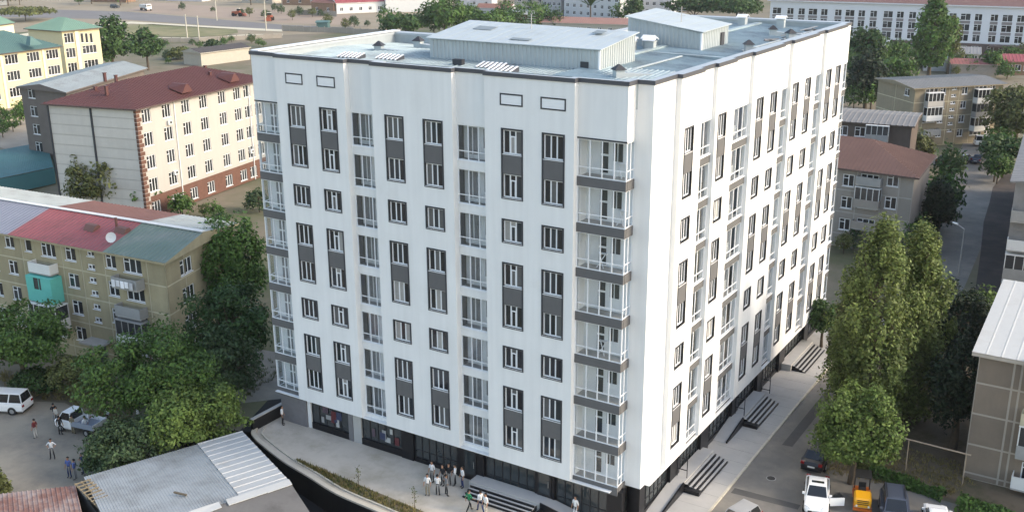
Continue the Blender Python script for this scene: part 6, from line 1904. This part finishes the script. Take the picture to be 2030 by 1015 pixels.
# overhead gas pipe crossing the garden
pa, pb = G(1752, 858, 2.4), G(1925, 902, 2.4)
gp = thing('gas_pipe', 'raised gas pipe crossing the garden to the brown panel block', 'pipe', (pa.x, pa.y, 0))
q = MB(); q.tube((0, 0, 2.4), (pb.x - pa.x, pb.y - pa.y, 2.4), .06); q.build('pipe', mat('pipe_tan', (.38, .30, .22), .7, var=.15), gp)
for f_ in (.05, .30, .95):
    q = MB(); m_ = (pb - pa) * f_; q.tube((m_.x, m_.y, -.13), (m_.x, m_.y, 2.38), .04); q.build('post', MATS['pipe_tan'], gp)
for (px, py, lab) in ((711, 965, 'thin bare sapling stake on the verge beside the long paved plaza'), (822, 1008, 'thin bare sapling stake on the verge beside the entrance steps')):
    p = G(px, py, .02); st = thing('sapling', lab, 'sapling', (p.x, p.y, .02))
    q = MB(); q.tube((0, 0, -.05), (.03, 0, 1.7), .025, .012, 6); q.build('stem', M_BARK, st)
    P = RNG.normal(size=(60, 3)) * np.array([.12, .12, .35]) + np.array([0, 0, 1.2]); OB('crown', leaf_mesh('crown', P, P * 0, .09, LEAF['olive']), st)

# ================================================================== people
def body_mesh(pose):
    """one continuous figure grown with the skin modifier; returns mesh with region materials"""
    J = dict(pelvis=(0, 0, .93), waist=(0, .01, 1.08), chest=(0, 0, 1.30), neck=(0, .005, 1.47), headb=(0, .02, 1.55), head=(0, .015, 1.63), crown=(0, 0, 1.71),
             shL=(.17, 0, 1.41), shR=(-.17, 0, 1.41), hipL=(.09, 0, .90), hipR=(-.09, 0, .90))
    if pose == 'stand':
        J.update(elL=(.24, -.02, 1.14), elR=(-.24, -.02, 1.14), wrL=(.25, .06, .90), wrR=(-.25, .06, .90), knL=(.10, .02, .50), knR=(-.10, .02, .50), anL=(.11, -.02, .09), anR=(-.11, -.02, .09))
    elif pose == 'walk':
        J.update(elL=(.24, .10, 1.15), elR=(-.24, -.12, 1.15), wrL=(.22, .28, 1.0), wrR=(-.24, -.10, .90), knL=(.09, -.08, .50), knR=(-.09, .20, .52), anL=(.09, -.32, .12), anR=(-.09, .26, .09))
    elif pose == 'hips':
        J.update(elL=(.36, -.06, 1.17), elR=(-.36, -.06, 1.17), wrL=(.20, .04, 1.01), wrR=(-.20, .04, 1.01), knL=(.13, .02, .50), knR=(-.12, .02, .50), anL=(.16, -.02, .09), anR=(-.15, -.02, .09))
    else:   # folded arms
        J.update(elL=(.24, .05, 1.16), elR=(-.24, .05, 1.16), wrL=(-.05, .20, 1.22), wrR=(.05, .18, 1.18), knL=(.10, .02, .50), knR=(-.10, .02, .50), anL=(.12, -.02, .09), anR=(-.11, .03, .09))
    J['toL'] = tuple(Vector(J['anL']) + Vector((.02, .18, -.05))); J['toR'] = tuple(Vector(J['anR']) + Vector((-.02, .18, -.05)))
    E_ = [('pelvis', 'waist'), ('waist', 'chest'), ('chest', 'neck'), ('neck', 'headb'), ('headb', 'head'), ('head', 'crown'), ('chest', 'shL'), ('chest', 'shR'), ('shL', 'elL'), ('shR', 'elR'), ('elL', 'wrL'), ('elR', 'wrR'),
          ('pelvis', 'hipL'), ('pelvis', 'hipR'), ('hipL', 'knL'), ('hipR', 'knR'), ('knL', 'anL'), ('knR', 'anR'), ('anL', 'toL'), ('anR', 'toR')]
    rad = dict(pelvis=(.15, .11), waist=(.14, .10), chest=(.165, .11), neck=(.055, .055), headb=(.075, .085), head=(.082, .10), crown=(.06, .075), sh=(.062, .062), el=(.045, .045), wr=(.032, .032), hip=(.092, .092), kn=(.062, .062), an=(.042, .045), to=(.038, .03))
    for s_ in 'LR':
        w = Vector(J['wr' + s_]); e = Vector(J['el' + s_]); d = (w - e).normalized(); side = Vector((0, 1, 0)) if abs(d.y) < .7 else Vector((0, 0, 1))
        pl = w + d * .08; J['pm' + s_] = tuple(pl); E_.append(('wr' + s_, 'pm' + s_)); rad['pm'] = (.036, .022)
        for i, (o, l) in enumerate(((-.030, .070), (-.010, .085), (.010, .08), (.030, .062))):
            a = pl + side * o + d * l * .55 + Vector((0, .01, 0)); b = pl + side * o * 1.1 + d * l + Vector((0, .025, 0))
            J['f%d%s' % (i, s_)] = tuple(a); J['g%d%s' % (i, s_)] = tuple(b); E_ += [('pm' + s_, 'f%d%s' % (i, s_)), ('f%d%s' % (i, s_), 'g%d%s' % (i, s_))]
        J['t0' + s_] = tuple(w + d * .05 + side * .045); E_.append(('wr' + s_, 't0' + s_))
    names = list(J); me = bpy.data.meshes.new('body_skeleton')
    me.from_pydata([J[n] for n in names], [(names.index(a), names.index(b)) for a, b in E_], [])
    o = bpy.data.objects.new('body_skeleton', me); COL.objects.link(o)
    o.modifiers.new('skin', 'SKIN').use_smooth_shade = True
    for i, n in enumerate(names):
        r = rad.get(n) or rad.get(n[:2]) or (.009, .009)
        if n[0] in 'fg' and n[1].isdigit(): r = (.009, .009)
        if n[:2] == 't0': r = (.011, .011)
        me.skin_vertices[0].data[i].radius = r
        me.skin_vertices[0].data[i].use_root = (n == 'pelvis')
    sb = o.modifiers.new('sub', 'SUBSURF'); sb.levels = 1; sb.render_levels = 1
    dg = bpy.context.evaluated_depsgraph_get(); out = bpy.data.meshes.new_from_object(o.evaluated_get(dg))
    bpy.data.objects.remove(o)
    el = {s_: (Vector(J['el' + s_]), Vector(J['wr' + s_])) for s_ in 'LR'}
    out.materials.clear()
    for _ in range(4): out.materials.append(None)
    for p in out.polygons:
        c = p.center; k = 1
        near = False
        for s_ in 'LR':
            a, b = el[s_]; tt = max(-.3, min(1.9, (c - a).dot(b - a) / (b - a).length_squared))
            if tt > .15 and (c - (a + (b - a) * tt)).length < .075 and abs(c.x) > .0: near = tt
        sh = any((c - Vector(J['sh' + s_])).length < .10 for s_ in 'LR')
        if c.z > 1.455 and abs(c.x) < .12: k = 0
        elif near and not sh and c.z < 1.35 and (abs(c.x) > .17 or pose == 'fold' and c.y > .10): k = 0
        elif c.z < .10: k = 3
        elif c.z < .96: k = 2
        p.material_index = k; p.use_smooth = True
    out.name = 'body'
    return out
POSES = {k: body_mesh(k) for k in ('stand', 'walk', 'hips', 'fold')}
def hair_mesh():
    q = MB(); n, m = 10, 5
    rows = []
    for j in range(m + 1):
        th = j / m * 1.75
        rows.append([Vector((.098 * math.sin(th) * math.cos(a), -.012 + .118 * math.sin(th) * math.sin(a) - (.02 * j / m), 1.63 + .118 * math.cos(th))) for a in [2 * math.pi * k / n for k in range(n)]])
    for r0, r1 in zip(rows[:-1], rows[1:]):
        for k in range(n):
            f_ = [r0[k], r0[(k + 1) % n], r1[(k + 1) % n], r1[k]]
            c = sum(f_, Vector()) / 4
            if c.y > .045 and c.z < 1.675: continue
            q.face(f_)
    return q.mesh('hair', M_HAIR)
def face_mesh():
    q = MB()
    q.mi = 1
    for s_ in (-1, 1): q.box(s_ * .035 - .013, s_ * .035 + .013, .104, .112, 1.628, 1.642)
    q.box(-.024, .024, .104, .111, 1.556, 1.563)
    q.mi = 0
    q.hexa([(-.012, .10, 1.585), (.012, .10, 1.585), (.008, .13, 1.588), (-.008, .13, 1.588), (-.006, .10, 1.635), (.006, .10, 1.635), (.004, .112, 1.632), (-.004, .112, 1.632)])
    for s_ in (-1, 1): q.box(s_ * .09 - .008, s_ * .09 + .008, -.012, .022, 1.59, 1.65)
    return q.mesh('face', [M_SKIN, M_HAIR])
HAIR, FACE = hair_mesh(), face_mesh()
def cloth(n, c): return mat('cloth_' + n, c, .9, var=.08, scale=8)
CL = dict(white=cloth('white', (.72, .72, .72)), black=cloth('black', (.018, .018, .02)), grey=cloth('grey', (.22, .22, .22)), green=cloth('green', (.02, .20, .09)), navy=cloth('navy', (.03, .045, .12)), blue=cloth('blue', (.10, .15, .38)), red=cloth('maroon', (.16, .03, .03)), khaki=cloth('khaki', (.20, .17, .11)), tan=cloth('pale', (.5, .46, .40)))
def person(label, p, rz, pose, shirt, trousers, group, h=1.74):
    t = thing('person', label, 'person', p, rz, group)
    t.scale = (h / 1.74,) * 3
    o = OB('body', POSES[pose], t)
    for s_, m in zip(o.material_slots, (M_SKIN, CL[shirt], CL[trousers], M_HAIR)):
        s_.link = 'OBJECT'; s_.material = m
    OB('hair', HAIR, t); OB('face', FACE, t)
    return t
GP = 'people gathered at the entrance steps'
PP = [('person in white shirt standing nearest the verge with back to the plaza', 848, 981, 200, 'stand', 'white', 'khaki'), ('person in white top and black trousers at the centre of the group', 868, 982, 20, 'fold', 'white', 'black'),
      ('person in grey shirt and dark trousers facing the centre of the group', 885, 982, -30, 'hips', 'grey', 'black'), ('person in white shirt standing by the shop window behind the group', 857, 955, 180, 'stand', 'white', 'black'),
      ('person in white shirt beside the black portal with hands folded', 903, 962, 120, 'fold', 'white', 'black'), ('person in white shirt at the foot of the entrance platform', 917, 966, 150, 'stand', 'white', 'navy'),
      ('person in black clothes in the middle of the group by the portal', 878, 962, 170, 'stand', 'black', 'black'), ('person in dark jacket half hidden behind the group', 890, 960, 200, 'stand', 'black', 'black')]
for (lab, px, py, rz, pose, a, b) in PP:
    p = G(px, py, 0.0); person(lab, (p.x, p.y, 0), R(rz), pose, a, b, GP)
p = G(930, 1014, 0); person('person in a bright green top walking past the entrance steps', (p.x, p.y, 0), R(-20), 'walk', 'green', 'black', GP)
p = G(956, 1012, .0); person('person in white shirt and dark trousers on the lowest step', (p.x, p.y - .2, 0), R(60), 'walk', 'white', 'navy', GP)
p = G(966, 1018, .0); person('person in white clothes beside the lowest entrance step', (p.x, p.y - .2, 0), R(160), 'stand', 'white', 'tan', GP)
p = G(1149, 1018, .0); person('person in white coat by the corner shop windows', (p.x, min(p.y, -.0), 0), R(170), 'stand', 'white', 'white', GP)
p = G(561, 842, 0); person('person in white shirt alone at the left end of the plaza', (p.x, p.y, 0), R(-60), 'stand', 'white', 'black', GP)
GY = 'people standing about in the dusty yard'
YP = [('person in maroon top standing alone in the middle of the yard', 72, 868, 100, 'stand', 'red', 'tan'), ('person in white shirt with hands on hips in the open yard', 105, 909, -140, 'hips', 'white', 'black'), ('person in black clothes beside the cab of the pickup', 121, 862, 30, 'stand', 'black', 'black'),
      ('person in dark jacket at the front of the pickup', 110, 836, 60, 'fold', 'black', 'grey'), ('person in pale top next to the dark jacket by the pickup', 114, 842, 0, 'stand', 'tan', 'black'), ('person in khaki clothes leaning by the pickup wheel', 146, 860, 10, 'stand', 'khaki', 'khaki'), ('person in white shirt behind the bed of the pickup', 172, 862, 80, 'stand', 'white', 'black'),
      ('person in white top near the tail of the pickup', 180, 852, -60, 'fold', 'white', 'grey'), ('person in white shirt at the edge of the shrub beside the pickup', 216, 842, 0, 'stand', 'white', 'black'), ('person in white shirt alone between the pickup and the light green tree', 276, 842, 150, 'hips', 'white', 'black'),
      ('person in blue shirt nearest the rusty roof', 139, 946, 200, 'stand', 'blue', 'navy'), ('person in pale blue shirt between two others at the shed eave', 151, 950, 120, 'stand', 'blue', 'grey'), ('person in navy shirt under the eave of the metal roof', 166, 938, 160, 'fold', 'navy', 'navy')]
for (lab, px, py, rz, pose, a, b) in YP:
    p = onG(px, py); person(lab, (p.x, p.y, p.z + .005), R(rz), pose, a, b, GY, 1.8)
p = onG(1846, 555); person('person in dark clothes walking along the side street', (p.x, p.y, p.z + .005), R(20), 'walk', 'black', 'black', None, 1.8)

# ================================================================== thin summer haze
hz = MB(); hz.box(-2600, 2600, -700, 3600, -4, 46)
hm = bpy.data.materials.new('haze'); hm.use_nodes = True
hn = hm.node_tree; hn.nodes.remove(hn.nodes['Principled BSDF'])
pv = hn.nodes.new('ShaderNodeVolumePrincipled')
pv.inputs['Color'].default_value = (.93, .95, 1.0, 1); pv.inputs['Density'].default_value = 0.0001; pv.inputs['Anisotropy'].default_value = 0.3
hn.links.new(pv.outputs[0], hn.nodes['Material Output'].inputs['Volume'])
ho = hz.build('haze', hm); ho['kind'] = 'stuff'
